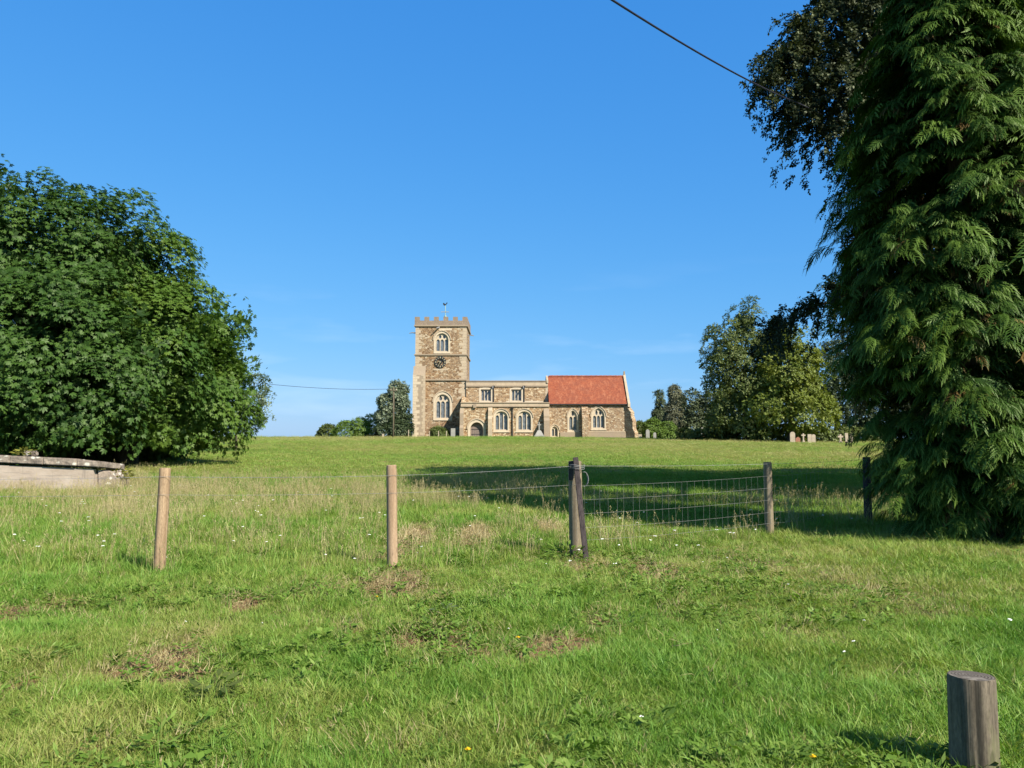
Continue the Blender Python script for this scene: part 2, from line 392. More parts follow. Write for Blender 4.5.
def ground_mat():
    m = M('pasture_ground'); co = m.coord(world=True)
    n1 = m.noise(m.coord((1, 1, 0), True), .09, 5, .6); n2 = m.noise(m.coord((1, .45, 0), True), .8, 5, .65); n3 = m.noise(m.coord((1, 1, 0), True), 9, 4, .7)
    f = m.math('ADD', m.math('MULTIPLY', n1, .55), m.math('MULTIPLY', n2, .5))
    f = m.math('ADD', f, m.math('MULTIPLY', m.math('SUBTRACT', n3, .5), .35))
    far = m.ramp(f, [(.34, (.080, .135, .020)), (.47, (.125, .175, .030)), (.56, (.180, .190, .045)), (.68, (.22, .175, .065))])
    nearc = m.ramp(m.math('ADD', m.math('MULTIPLY', n3, .7), m.math('MULTIPLY', n2, .3)), [(.3, (.045, .075, .013)), (.7, (.11, .13, .03))])
    g = m.n('NewGeometry'); sp = m.n('SeparateXYZ'); m.l(g.outputs['Position'], sp.inputs[0])
    c = m.mix(m.rng(sp.outputs[1], 14, 34), nearc, far)
    soil = m.ramp(m.noise(m.coord((1, 1, 1), True), 24, 5, .7), [(.3, (.11, .065, .035)), (.7, (.28, .17, .095))])
    c = m.mix(m.rng(m.attr('bare'), .1, .7), c, soil)
    return m.pbr(c, .95, .08, m.bump(m.math('ADD', n3, m.noise(m.coord(world=True), 40, 3)), .8, .04))
MAT['ground'] = ground_mat()
bx = np.where((np.abs(X) < 12) & (Y > 2) & (Y < 18), bare(X, Y), 0)
g_o = mesh_np('ground', V, F, MAT['ground'], attrs={'bare': bx.ravel()})
g_o.data.polygons.foreach_set('use_smooth', [True] * len(F))
tag(g_o, 'green pasture rising gently to a crest under the church', 'ground', kind='structure')

# ------------------------------------------------------------------ church
CH = thing('church', 'stone village church with square battlemented clock tower and red tiled chancel on the crest', 'church', (-2, 116, 2.0))
BASE = 1.85
YT, YA, YN, YC = 115.5, 112.0, 115.3, 113.6      # south faces: tower, aisle, clerestory, chancel
def px_x(px, Y, py=420): return P(px, py, Y)[0]
def py_z(py, Y, px=512): return P(px, py, Y)[2]
def rect(px0, px1, Y, ztop, zbot=BASE): return [(px_x(px0, Y), zbot), (px_x(px1, Y), zbot), (px_x(px1, Y), ztop), (px_x(px0, Y), ztop)]
def arch(x0, x1, z0, zs, zt, n=7, grow=0):
    """opening outline, counter-clockwise: sill z0, springing zs, apex zt"""
    x0 -= grow; x1 += grow; z0 -= grow; zt += grow * 1.1
    xc = (x0 + x1) / 2; a = (x1 - x0) / 2; h = zt - zs
    pts = [(x0, z0), (x1, z0)]
    if h <= .03: return pts + [(x1, zt), (x0, zt)]
    side = []
    if h >= a * .95:
        Rr = (a * a + h * h) / (2 * a); cx = a - Rr; th = math.asin(min(1, h / Rr)) if cx <= 0 else math.pi / 2
        for k in range(n + 1): t = th * k / n; side.append((cx + Rr * math.cos(t), Rr * math.sin(t)))
        side[-1] = (0, h)
    else:
        for k in range(n + 1):
            t = math.pi / 2 * k / n; side.append((a * math.cos(t) ** .8, h * (math.sin(t) * .88 + .12 * (1 - math.cos(t) ** 1.0))))
        side[-1] = (0, h)
    pts += [(xc + p, zs + q) for p, q in side]
    pts += [(xc - p, zs + q) for p, q in reversed(side[:-1])]
    return pts
def arch_z(x, x0, x1, zs, zt):
    if zt - zs <= .03: return zt
    o = arch(x0, x1, zs - 1, zs, zt, 24)
    up = sorted(o[2:], key=lambda p: abs(p[0] - x))
    return up[0][1]
def window(Y, x0, x1, z0, zs, zt, lights=3, upper=False, ringw=.24, mat='ashlar_white', hood=True, inset=.34):
    """one window: stone surround in the wall (frame), tracery and glass behind it. Returns the hole outline"""
    hole = arch(x0, x1, z0, zs, zt)
    outer = arch(x0, x1, z0, zs, zt, grow=ringw)
    wn = G().prism(outer, Y - .03, Y + .06, holes=[[p for p in hole]]).build('window', MAT[mat], CH)
    # reveal lining (splayed stone)
    # tracery with real openings
    a = .11; n = lights; bw = (x1 - x0 - a * .6 - a * (n)) / n; holes = []
    for k in range(n):
        l0 = x0 + a * .55 + k * (bw + a) + a * .25; l1 = l0 + bw
        xm = (l0 + l1) / 2; top = min(arch_z(l0 if xm < (x0 + x1) / 2 else l1, x0, x1, zs, zt) - .06, arch_z(xm, x0, x1, zs, zt) - .1)
        if upper: top = zs + .12
        holes.append(arch(l0, l1, z0 + .1, top - bw * .62, top, 4))
    if upper:
        m_ = n if n > 2 else 1
        for k in range(m_ - 1 if n > 2 else 1):
            xm = (x0 + x1) / 2 + ((k - (m_ - 2) / 2) * (bw + a) if n > 2 else 0)
            zt2 = arch_z(xm, x0, x1, zs, zt) - .14; zb = zs + .22; rr = bw * .42
            if zt2 - zb > .25: holes.append([(xm - rr * .7, zb + .08), (xm, zb), (xm + rr * .7, zb + .08), (xm + rr, (zb + zt2) / 2), (xm + rr * .3, zt2), (xm - rr * .3, zt2), (xm - rr, (zb + zt2) / 2)])
    big = arch(x0, x1, z0, zs, zt, grow=.02)
    G().prism(big, Y + inset - .14, Y + inset, holes=holes).build('tracery', MAT[mat], wn)
    G().prism(big, Y + inset + .03, Y + inset + .07).build('glass', MAT['glass'], wn)
    G().box(x0 - .3, x1 + .3, Y - .12, Y + .05, z0 - .30, z0 - ringw + .02 if ringw < .28 else z0 - .2).build('sill', MAT[mat], wn)
    if hood and zt - zs > .05:
        ho = [p for p in arch(x0, x1, zs - .15, zs, zt, grow=ringw + .15)]; hi = [p for p in arch(x0, x1, zs - .15, zs, zt, grow=ringw + .03)]
        top_o = ho[2:]; top_i = hi[2:]
        G().prism(top_o + top_i[::-1], Y - .13, Y + .02).build('hood_mould', MAT['ashlar'], wn)
    return hole
def wpx(Y, p0, p1, ytop, ysp, ybot, **k):
    x0, x1 = px_x(p0, Y, ybot), px_x(p1, Y, ybot)
    return window(Y, x0, x1, py_z(ybot, Y), py_z(ysp, Y), py_z(ytop, Y), **k)

# --- tower
tx0, tx1 = px_x(415.5, YT, 340), px_x(466.4, YT, 340); tz_par = py_z(325.0, YT); tz_top = py_z(316.9, YT); TD = 9.0
h1 = wpx(YT, 435.6, 448.4, 333.2, 340, 351.5, lights=3, upper=True, ringw=.27)
h2 = wpx(YT, 435.6, 449.8, 394.3, 402, 418.4, lights=3, upper=True, ringw=.34)
zs1, zs2 = py_z(354.7, YT), py_z(379.8, YT)
g = G().prism([(tx0, BASE - 1), (tx1, BASE - 1), (tx1, tz_par), (tx0, tz_par)], YT, YT + .9, holes=[h1, h2])
g.box(tx0, tx0 + .9, YT + .901, YT + TD, BASE - 1, tz_par); g.box(tx1 - .9, tx1, YT + .901, YT + TD, BASE - 1, tz_par)
g.box(tx0 + .901, tx1 - .901, YT + TD - .9, YT + TD, BASE - 1, tz_par)
tower = g.build('tower', MAT['rubble_tower'], CH)
G().box(tx0 + .3, tx1 - .3, YT + .3, YT + TD - .3, tz_par - .3, tz_par + .25).build('tower_roof', MAT['lead'], CH)
g = G(); o_ = .12
mx = [tx0 - o_ + k * (tx1 - tx0 + 2 * o_) / 11 for k in range(12)]
def merl(a0, a1, inner0, inner1, horiz, c0, c1):
    pts = [(a0, tz_par)]; m_ = [a0 + k * (a1 - a0) / 11 for k in range(12)]; zl = tz_top - .55
    pts.append((a1, tz_par))
    seq = []
    for k in range(11):
        zz = tz_top if k % 2 == 0 else zl
        seq += [(m_[k], zz), (m_[k + 1], zz)]
    return pts + seq[::-1]
g.prism(merl(tx0 - o_, tx1 + o_, 0, 0, 1, 0, 0), YT - o_, YT + .33)
g.prism(merl(tx0 - o_, tx1 + o_, 0, 0, 1, 0, 0), YT + TD - .33, YT + TD + o_)
g.prism(merl(YT + .331, YT + TD - .331, 0, 0, 0, 0, 0), tx0 - o_, tx0 + .33, 'yz')
g.prism(merl(YT + .331, YT + TD - .331, 0, 0, 0, 0, 0), tx1 - .33, tx1 + o_, 'yz')
par = g.build('battlements', MAT['ashlar_grey'], CH)
for zz, e in ((tz_par - .1, .2), (zs1, .16), (zs2, .2)):
    g = G(); g.box(tx0 - e, tx1 + e, YT - e, YT - .002, zz - .11, zz + .09); g.box(tx1 + .002, tx1 + e, YT - .001, YT + TD + e, zz - .11, zz + .09)
    g.box(tx0 - e, tx0 - .002, YT - .001, YT + TD + e, zz - .11, zz + .09); g.box(tx0 - .001, tx1 + .001, YT + TD + .002, YT + TD + e, zz - .11, zz + .09)
    g.build('string_course', MAT['ashlar_dull'], CH)
def quoins(xc, Yf, sx, z0, z1, dep=1, mat='ashlar', hgt=.42, wl=.85, ws=.5, side=True, seed=1):
    g = G(); z = z0; k = 0; r = np.random.default_rng(seed)
    while z < z1 - .1:
        hh = hgt * (.8 + .4 * r.random()); zt_ = min(z + hh, z1); L = (wl if k % 2 else ws) * (.8 + .4 * r.random()); L2 = (ws if k % 2 else wl) * (.8 + .4 * r.random())
        xa, xb = (xc + sx * .012, xc - sx * L) if sx > 0 else (xc - L * 0 + sx * .012, xc + L)
        g.box(min(xa, xb), max(xa, xb), Yf - .012, Yf + .004, z + .02, zt_)
        if side: g.box(min(xc + sx * .011, xc - sx * .01), max(xc + sx * .011, xc - sx * .01), Yf - .011, Yf + L2, z + .02, zt_)
        z = zt_; k += 1
    return g.build('quoins', MAT[mat], CH)
quoins(tx1, YT, 1, BASE, tz_par - .3, seed=3, wl=1.0, ws=.6); quoins(tx0, YT, -1, zs2 + .6, tz_par - .3, seed=4, mat='ashlar')
# SW clasping buttress and its weathered top
bx0, bx1 = px_x(412.4, YT - .9), px_x(424.6, YT - .9); zb = py_z(373.5, YT - .9); zbt = py_z(367.5, YT)
g = G().prism([(YT - .75, BASE - 1), (YT - .003, BASE - 1), (YT - .003, zbt + .2), (YT - .30, zb + .45), (YT - .75, zb - .2)], bx0, bx1, 'yz')
bt = g.build('buttress', MAT['ashlar_dull'], CH)
quoins(bx1, YT - .75, 1, BASE, zb - .2, mat='ashlar', seed=6, wl=.55, ws=.3, side=True)
quoins(bx0, YT - .75, -1, BASE, zb - .2, mat='ashlar_white', seed=7, wl=.95, ws=.6, side=False)
g = G().box(bx0 - .003, tx0 - .004, YT - .001, YT + 2.2, BASE - 1, zb - .1); g.build('buttress', MAT['ashlar_dull'], CH)
# clock
cx, _, cz = P(440.3, 362, YT - .2); cr = .83
ck = thing  # name kept free
def disc(cx, cz, r, y0, y1, n=32, r2=0):
    o = [(cx + r * math.cos(2 * math.pi * k / n), cz + r * math.sin(2 * math.pi * k / n)) for k in range(n)]
    h = [[(cx + r2 * math.cos(2 * math.pi * k / n), cz + r2 * math.sin(2 * math.pi * k / n)) for k in range(n)]] if r2 else []
    return G().prism(o, y0, y1, holes=h)
clock = disc(cx, cz, cr, YT - .16, YT - .08, r2=cr * .60).build('clock', MAT['dark_iron'], CH)
disc(cx, cz, cr * .34, YT - .16, YT - .08).build('clock_centre', MAT['dark_iron'], clock)
g = G()
for k in range(12):
    t = k * math.pi / 6; r0, r1 = cr * .68, cr * .93; ww = .045 if k % 3 else .075
    a = Vector((math.sin(t), 0, math.cos(t))); b = Vector((math.cos(t), 0, -math.sin(t))); c0 = Vector((cx, YT - .175, cz))
    q = [c0 + a * r0 - b * ww, c0 + a * r0 + b * ww, c0 + a * r1 + b * ww, c0 + a * r1 - b * ww]
    G().hexa(q, [p + Vector((0, .012, 0)) for p in q]).build('numeral', MAT['gold'], clock)
for ang, L, ww in ((R(35 * 6), cr * .82, .045), (R(9.58 * 30), cr * .55, .065)):
    a = Vector((math.sin(ang), 0, math.cos(ang))); b = Vector((math.cos(ang), 0, -math.sin(ang))); c0 = Vector((cx, YT - .21 - ww, cz))
    q = [c0 - a * .12 - b * ww, c0 - a * .12 + b * ww, c0 + a * L + b * ww * .4, c0 + a * L - b * ww * .4]
    G().hexa(q, [p + Vector((0, .02, 0)) for p in q]).build('clock_hand', MAT['gold'], clock)
G().box(cx - 1.0, cx + 1.15, YT - .012, YT + .004, cz - cr - .35, cz - cr - .12).build('stone_band', MAT['ashlar'], CH)
bx_, _, bz_ = P(443, 328.5, YT)
G().box(bx_ - .6, bx_ + 1.3, YT - .012, YT + .004, bz_ - .25, bz_ + .02).build('stone_band', MAT['ashlar_white'], CH)
# gargoyle spouts on the tower
for (pa, pb_, yy) in ((415.5, 409.5, 333), (467.5, 474, 333)):
    s_ = -1 if pb_ < pa else 1; xa = tx0 if s_ < 0 else tx1; z_ = py_z(yy, YT)
    G().tube([(xa - s_ * .1, YT + (.2 if s_ < 0 else 3), z_), (xa + s_ * .5, YT + (.2 if s_ < 0 else 3), z_ + .08), (xa + s_ * .95, YT + (.2 if s_ < 0 else 3), z_ - .02)], [.1, .08, .05], 6).build('water_spout', MAT['lead'], CH)
xg, _, zg = P(437.5, 330.5, YT)
G().tube([(xg + .35, YT + .1, zg + .55), (xg + .1, YT - .5, zg + .35), (xg - .1, YT - .95, zg + .2)], [.12, .10, .07], 6).build('water_spout', MAT['lead'], CH)
# weather vane
wx = px_x(445.8, YT + 4, 310); wy = YT + TD / 2
vane = G().tube([(wx - .1, wy, tz_par), (wx - .1, wy, tz_top + .9)], .16, 6).build('weathervane', MAT['verdigris'], CH)
G().tube([(wx - .1, wy, tz_top + .9), (wx - .1, wy, tz_top + 2.5)], .05, 6).build('vane_rod', MAT['verdigris'], vane)
G().tube([(wx - .75, wy, tz_top + 1.45), (wx + .45, wy, tz_top + 1.45)], .045, 6).tube([(wx - .1, wy - .55, tz_top + 1.45), (wx - .1, wy + .55, tz_top + 1.45)], .045, 6).build('compass_arms', MAT['gold'], vane)
ck_pts = [(-.35, .10), (-.1, -.02), (.05, 0), (.2, .25), (.34, .32), (.3, .5), (.2, .48), (.1, .3), (-.05, .22), (-.25, .42), (-.42, .38)]
G().prism([(wx - .1 + p * .9, tz_top + 2.4 + q * 1.05) for p, q in ck_pts], wy - .03, wy + .03).build('weathercock', MAT['dark_iron'], vane)

# --- clerestory / nave
nx0, nx1 = tx1 + .002, px_x(548.0, YN, 400); nz1 = py_z(381.0, YN); nzp = py_z(385.6, YN)
cl = [wpx(YN, a, b, 389.4, 389.4, 401.2, lights=3, ringw=.26, hood=False) for a, b in ((480.8, 491.0), (511.4, 521.4))]
g = G().prism([(nx0, BASE), (nx1, BASE), (nx1, nzp), (nx0, nzp)], YN, YN + .8, holes=cl)
g.box(nx0, nx1, YN + 5.6, YN + 6.4, BASE, nzp); g.box(nx1 - .8, nx1, YN + .801, YN + 5.599, BASE, nzp)
g.build('nave_wall', MAT['rubble_nave'], CH)
G().box(nx0, nx1, YN - .06, YN + .4, nzp + .002, nz1 - .1).box(nx0, nx1 , YN + 6, YN + 6.5, nzp + .002, nz1 - .1).build('nave_parapet', MAT['ashlar'], CH)
G().box(nx0, nx1 + .05, YN - .15, YN + .5, nz1 - .098, nz1 + .06).build('coping', MAT['ashlar_grey'], CH)
G().box(nx0, nx1, YN - .14, YN - .002, nzp - .16, nzp + .03).build('string_course', MAT['ashlar_dull'], CH)
G().box(nx0, nx1, YN + .401, YN + 5.999, nzp - .1, nzp + .25).build('nave_roof', MAT['lead'], CH)
quoins(nx1, YN, 1, py_z(404, YN), nzp - .2, seed=9, wl=.4, ws=.3, side=False)
G().box(px_x(506, YN), nx1 - .8, YN - .012, YN + .004, py_z(402.2, YN), py_z(400.8, YN)).build('stone_band', MAT['ashlar_white'], CH)

# --- south aisle with the doorway
ax0, ax1 = px_x(460.2, YA), px_x(549.4, YA); az1 = py_z(402.6, YA); azp = py_z(406.0, YA)
aw = [wpx(YA, a, b, 411.3, 417.5, 430.2, lights=3, ringw=.24) for a, b in ((495.0, 507.7), (517.8, 531.0))]
dx0, dx1 = px_x(470.4, YA), px_x(483.2, YA); dz0, dzs, dzt = BASE - .1, py_z(429.0, YA), py_z(422.2, YA)
dh = arch(dx0, dx1, dz0, dzs, dzt)
g = G().prism([(ax0, BASE - 1), (ax1, BASE - 1), (ax1, azp), (ax0, azp)], YA, YA + .7, holes=aw + [dh])
# end walls lean-to
for xa in (ax0, ax1 - .7):
    g.prism([(YA + .701, BASE - 1), (YT - .002 if xa == ax0 else YN - .003, BASE - 1), (YT - .002 if xa == ax0 else YN - .003, azp + (1.5 if xa == ax0 else .3)), (YA + .701, azp)], xa, xa + .7, 'yz')
g.build('aisle_wall', MAT['rubble_nave'], CH)
G().box(ax0 + .1, ax1, YA - .05, YA + .4, azp + .002, az1 - .08).build('aisle_parapet', MAT['ashlar'], CH)
G().box(ax0 + .05, ax1 + .05, YA - .15, YA + .48, az1 - .078, az1 + .05).build('coping', MAT['ashlar_dull'], CH)
G().box(ax0 + .1, ax1, YA - .15, YA - .002, azp - .13, azp + .03).build('string_course', MAT['ashlar_dull'], CH)
G().prism([(YA + .481, azp - .1), (YN - .16, azp + .05), (YN - .16, azp + .2), (YA + .481, azp + .05)], ax0 + .1, ax1 - .1, 'yz').build('aisle_roof', MAT['lead'], CH)
# doorway
dr = G().prism(arch(dx0, dx1, dz0 + .05, dzs, dzt, grow=.05)[:], YA + .5, YA + .58).build('door', MAT['door_wood'], CH)
g = G()
for k in range(1, 6): xx = dx0 + (dx1 - dx0) * k / 6; g.box(xx - .012, xx + .012, YA + .49, YA + .499, dz0 + .1, dzs + .2)
g.box(dx0 + .1, dx1 - .3, YA + .48, YA + .489, dz0 + .6, dz0 + .68); g.box(dx0 + .1, dx1 - .3, YA + .48, YA + .489, dzs - .1, dzs - .02)
g.build('hinge_strap', MAT['dark_iron'], dr)
G().prism(arch(dx0, dx1, dz0, dzs, dzt, grow=.34), YA - .05, YA + .03, holes=[arch(dx0, dx1, dz0 + .1, dzs, dzt)]).build('door_surround', MAT['ashlar_white'], dr)
ho = arch(dx0, dx1, dzs - .6, dzs, dzt, grow=.52)[2:]; hi = arch(dx0, dx1, dzs - .6, dzs, dzt, grow=.37)[2:]
G().prism(ho + hi[::-1], YA - .16, YA + .0).build('hood_mould', MAT['ashlar'], dr)
# buttress stubs on the aisle: west angle, beside door, east
def buttress(pa, pb_, ytop, Yf, proj, mat='ashlar', ystep=None, zb=BASE - 1):
    x0, x1 = px_x(pa, Yf), px_x(pb_, Yf); zt_ = py_z(ytop, Yf)
    zs_ = py_z(ystep, Yf) if ystep else (zt_ + zb) / 2
    g = G().prism([(Yf - proj, zb), (Yf - .003, zb), (Yf - .003, zt_), (Yf - proj * .55, zt_ - proj * .7), (Yf - proj * .55, zs_ + .25), (Yf - proj, zs_ - .1)], x0, x1, 'yz')
    return g.build('buttress', MAT[mat], CH)
buttress(460.0, 463.6, 409, YA, .9, 'ashlar_dull'); buttress(488.2, 492.4, 406.8, YA, .75, 'ashlar', 418)
buttress(543.6, 549.2, 408.5, YA, 1.5, 'ashlar_dull', 420)
quoins(ax0, YA, -1, BASE, azp - .2, seed=12, wl=.6, ws=.35, side=True)
# low gabled lean of the aisle's west end against the tower (casts the sloping shade)
# down pipes with rain heads
def pipe(px, Yf, ytop, ybot, lean=0.0):
    x = px_x(px, Yf); z1, z0 = py_z(ytop, Yf), py_z(ybot, Yf)
    g = G().tube([(x, Yf - .12, z1), (x, Yf - .12, z0)], .07, 8); 
    p = g.build('downpipe', MAT['dark_iron'], CH)
    G().hexa([(x - .18, Yf - .28, z1 + .25), (x + .18, Yf - .28, z1 + .25), (x + .18, Yf - .01, z1 + .25), (x - .18, Yf - .01, z1 + .25)],
             [(x - .1, Yf - .2, z1 - .1), (x + .1, Yf - .2, z1 - .1), (x + .1, Yf - .02, z1 - .1), (x - .1, Yf - .02, z1 - .1)]).build('rain_head', MAT['dark_iron'], p)
pipe(493.6, YN, 387.5, 402); pipe(524.2, YN, 387.5, 402); pipe(512.4, YA, 409, 437.5)
for p_ in (492.8, 523.4):
    x, _, z = P(p_, 387.5, YN); G().tube([(x, YN - .05, z + .2), (x + .0, YN - .9, z - .15)], .1, 6).build('water_spout', MAT['lead'], CH)
xx, _, zz = P(474.8, 405.3, YA); G().box(xx - .22, xx + .22, YA - .3, YA - .16, zz - .35, zz + .15).build('sundial', MAT['ashlar_dull'], CH)

# --- chancel
qx0, qx1 = px_x(549.4, YC) - .3, px_x(628.6, YC); qz = py_z(403.8, YC)
qw = [wpx(YC, 568.8, 577.2, 410.3, 417.5, 430.4, lights=2, upper=True, ringw=.19),
      wpx(YC, 592.6, 604.6, 408.0, 416.5, 428.2, lights=3, upper=True, ringw=.19),
      wpx(YC, 551.4, 557.8, 426.3, 430.5, 436.6, lights=2, ringw=.18)]
ridge_Y = YC + 4.1; rz = py_z(376.4, ridge_Y)
CD = 8.2
g = G().prism([(qx0, BASE - 1), (qx1, BASE - 1), (qx1, qz), (qx0, qz)], YC, YC + .8, holes=qw)
g.box(qx0, qx1, YC + CD - .8, YC + CD, BASE - 1, qz)
gab = [(YC + .801, BASE - 1), (YC + CD - .801, BASE - 1), (YC + CD - .801, qz + .6), (ridge_Y, rz - .25), (YC + .801, qz + .6)]
g.prism(gab, qx1 - .8, qx1, 'yz')
g.build('chancel_wall', MAT['rubble_chancel'], CH)
# eaves and roof
def roof_side(s_):
    y_e = YC - .28 if s_ < 0 else YC + CD + .28; z_e = qz + .02
    return [(y_e, z_e), (ridge_Y, rz), (ridge_Y, rz - .24), (y_e, z_e - .20)]
rx0, rx1 = px_x(548.6, YC + 4, 380) - .0, qx1 - .15
g = G().prism(roof_side(-1), rx0 - .15, rx1, 'yz').prism(roof_side(1), rx0 - .15, rx1, 'yz')
rf = g.build('roof', MAT['tiles'], CH)
g = G(); n_ = 46
for k in range(n_):
    a = rx0 + (rx1 - rx0) * k / n_; b = rx0 + (rx1 - rx0) * (k + .96) / n_
    g.prism([(ridge_Y - .17, rz - .04), (ridge_Y - .12, rz + .09), (ridge_Y, rz + .14 + .012 * (k % 3)), (ridge_Y + .12, rz + .09), (ridge_Y + .17, rz - .04)], a, b, 'yz')
g.build('ridge_tiles', MAT['tiles'], rf)
G().box(qx0 + .3, qx1 - .2, YC - .36, YC - .24, qz - .17, qz - .04).build('gutter', MAT['dark_iron'], rf)
# gable copings east and west
def coping(x0, x1, over, name='gable_coping', mat='ashlar', zoff=.22, y0=None):
    y_e = YC - .35
    return G().prism([(y_e, qz - .05), (ridge_Y, rz - .02), (2 * ridge_Y - y_e, qz - .05), (2 * ridge_Y - y_e, qz + .22), (ridge_Y, rz + zoff + .12), (y_e, qz + .22)], x0, x1, 'yz').build(name, MAT[mat], CH)
cp = coping(qx1 - .149, qx1 + .18, 0)
G().prism([(YC - .55, qz - .45), (YC + .3, qz - .45), (YC + .3, qz + .1), (YC - .2, qz + .25), (YC - .55, qz + .05)], qx1 - .148, qx1 + .2, 'yz').build('kneeler', MAT['ashlar_white'], CH)
G().box(qx1 - .1, qx1 + .13, ridge_Y - .14, ridge_Y + .14, rz + .25, rz + .75).build('finial', MAT['ashlar_dull'], CH)
# nave east gable stub, left of the tiled roof
xg0 = px_x(546.2, YC + 4, 378)
G().prism([(YC + 1.5, nz1 - .3), (YC + 6.7, nz1 - .3), (YC + 6.7, nz1), (ridge_Y, rz + .12), (YC + 1.5, nz1)], xg0 - .05, rx0 - .152, 'yz').build('nave_gable', MAT['ashlar'], CH)
buttress(581.6, 587.6, 405.8, YC, 1.15, 'rubble_chancel', 417)
# plinth and string under chancel windows
G().box(px_x(560, YC), px_x(581, YC), YC - .16, YC - .004, BASE - .5, py_z(432.2, YC)).build('plinth', MAT['ashlar_dull'], CH)
G().box(px_x(588, YC), px_x(626, YC), YC - .10, YC - .004, py_z(431.9, YC), py_z(431.0, YC)).build('string_course', MAT['ashlar'], CH)
G().box(px_x(588, YC), px_x(626, YC), YC - .16, YC - .004, BASE - .5, py_z(432.1, YC)).build('plinth', MAT['ashlar_dull'], CH)
# diagonal SE buttress in three stages
def diag(xc, Yf, stages, wd=.85):
    g = G(); d = Vector((1, -1, 0)).normalized(); s_ = Vector((1, 1, 0)).normalized()
    for (L0, L1, z0, z1, zt_) in stages:
        c = Vector((xc, Yf, 0))
        def q(L, z): return [c + d * -.35 - s_ * wd / 2 + Vector((0, 0, z)), c + d * L - s_ * wd / 2 + Vector((0, 0, z)), c + d * L + s_ * wd / 2 + Vector((0, 0, z)), c + d * -.35 + s_ * wd / 2 + Vector((0, 0, z))]
        g.hexa(q(L0, z0), q(L0, z1)); a = q(L0, z1 + .002); b = q(L1, zt_); g.hexa(a, b)
    return g.build('buttress', MAT['rubble_chancel'], CH)
zA, zB, zC_ = py_z(433, YC), py_z(421, YC), py_z(406, YC)
diag(qx1, YC, [(1.35, 1.0, BASE - 1, zA, zA + .6), (1.0, .7, zA + .601, zB, zB + .7), (.7, -.1, zB + .701, zC_ - .9, zC_)])
G().box(qx0 + .6, qx1 - 1, YC + .4, YC + CD - .4, BASE, BASE + .05).build('floor_slab', MAT['ashlar_grey'], CH)

# ------------------------------------------------------------------ foliage
def unit(a): return a / np.maximum(np.linalg.norm(a, axis=-1, keepdims=True), 1e-9)
def leaf_quad(w_=.5, fold=.12):
    v = np.array([(0, 0, 0), (.45, -w_ / 2, fold), (1, 0, 0), (.45, w_ / 2, fold)], float); return v, np.array([(0, 1, 2, 3)])
def palmate():
    V_, F_ = [], []
    for k, a in enumerate((-75, -38, 0, 38, 75)):
        L = (.62, .85, 1.0, .85, .62)[k]; t = R(a); d = np.array((math.cos(t), math.sin(t), 0)); s_ = np.array((-math.sin(t), math.cos(t), 0))
        b = len(V_); V_ += [d * .02, d * L * .62 - s_ * L * .19 + (0, 0, -.02 - .06 * L), d * L + np.array((0, 0, -.25 * L)), d * L * .62 + s_ * L * .19 + (0, 0, -.02 - .06 * L)]
        F_.append((b, b + 1, b + 2, b + 3))
    return np.array(V_), np.array(F_)
def cluster_leaves(n=5, seed=0, w_=.55, L=.5):
    """a little spray of simple leaves, unit size"""
    r = np.random.default_rng(seed); V_, F_ = [], []
    for k in range(n):
        a = r.uniform(-1.4, 1.4); o_ = np.array((r.uniform(0, .7), r.uniform(-.25, .25), r.uniform(-.12, .12)))
        d = unit(np.array((math.cos(a), math.sin(a), r.uniform(-.6, .3)))); s_ = unit(np.cross((r.uniform(-.4, .4), r.uniform(-.4, .4), 1), d))
        l = L * r.uniform(.7, 1.2); b = len(V_)
        V_ += [o_, o_ + d * l * .5 - s_ * l * w_ / 2, o_ + d * l, o_ + d * l * .5 + s_ * l * w_ / 2]; F_.append((b, b + 1, b + 2, b + 3))
    return np.array(V_), np.array(F_)
def frond():
    """drooping feathery spray of a cypress; third item: how much paler each point is (lit highlights painted on the tips)"""
    V_, F_, T_ = [], [], []
    def strip(p, q, w0, w1, t0, t1):
        p = np.array(p, float); q = np.array(q, float); d = unit(q - p); s_ = unit(np.cross((0, 0, 1), d)); b = len(V_)
        V_.extend([p - s_ * w0, q - s_ * w1, q + s_ * w1, p + s_ * w0]); F_.append((b, b + 1, b + 2, b + 3)); T_.extend([t0, t1, t1, t0])
    ax = lambda t: np.array((t * (1 - .18 * t), .06 * math.sin(t * 3),   .12 * t - .42 * t * t))
    for k in range(4): strip(ax(k / 4), ax((k + 1) / 4), .016, .013, 0, .05)
    for k in range(7):
        t = .08 + .90 * k / 7; L = .50 * (1 - t * .55)
        for s_ in (-1, 1):
            tt = min(1, t + (.06 if s_ > 0 else 0)); p = ax(tt); a = R(42 - 8 * (k % 2))
            m_ = p + np.array((math.cos(a) * L * .55, s_ * math.sin(a) * L * .55, -.05 * L - .10 * t * L)); q = p + np.array((math.cos(a * .7) * L, s_ * math.sin(a * .7) * L, -.38 * L - .42 * t * L))
            strip(p, m_, .017, .023, 0, .12); strip(m_, q, .023, .004, .12, .40)
            a2 = s_ * (a + R(34)); l2 = L * .36
            strip(m_, m_ + np.array((math.cos(a2) * l2, math.sin(a2) * l2, -.35 * l2)), .014, .004, .1, .3)
    return np.array(V_), np.array(F_), np.array(T_)

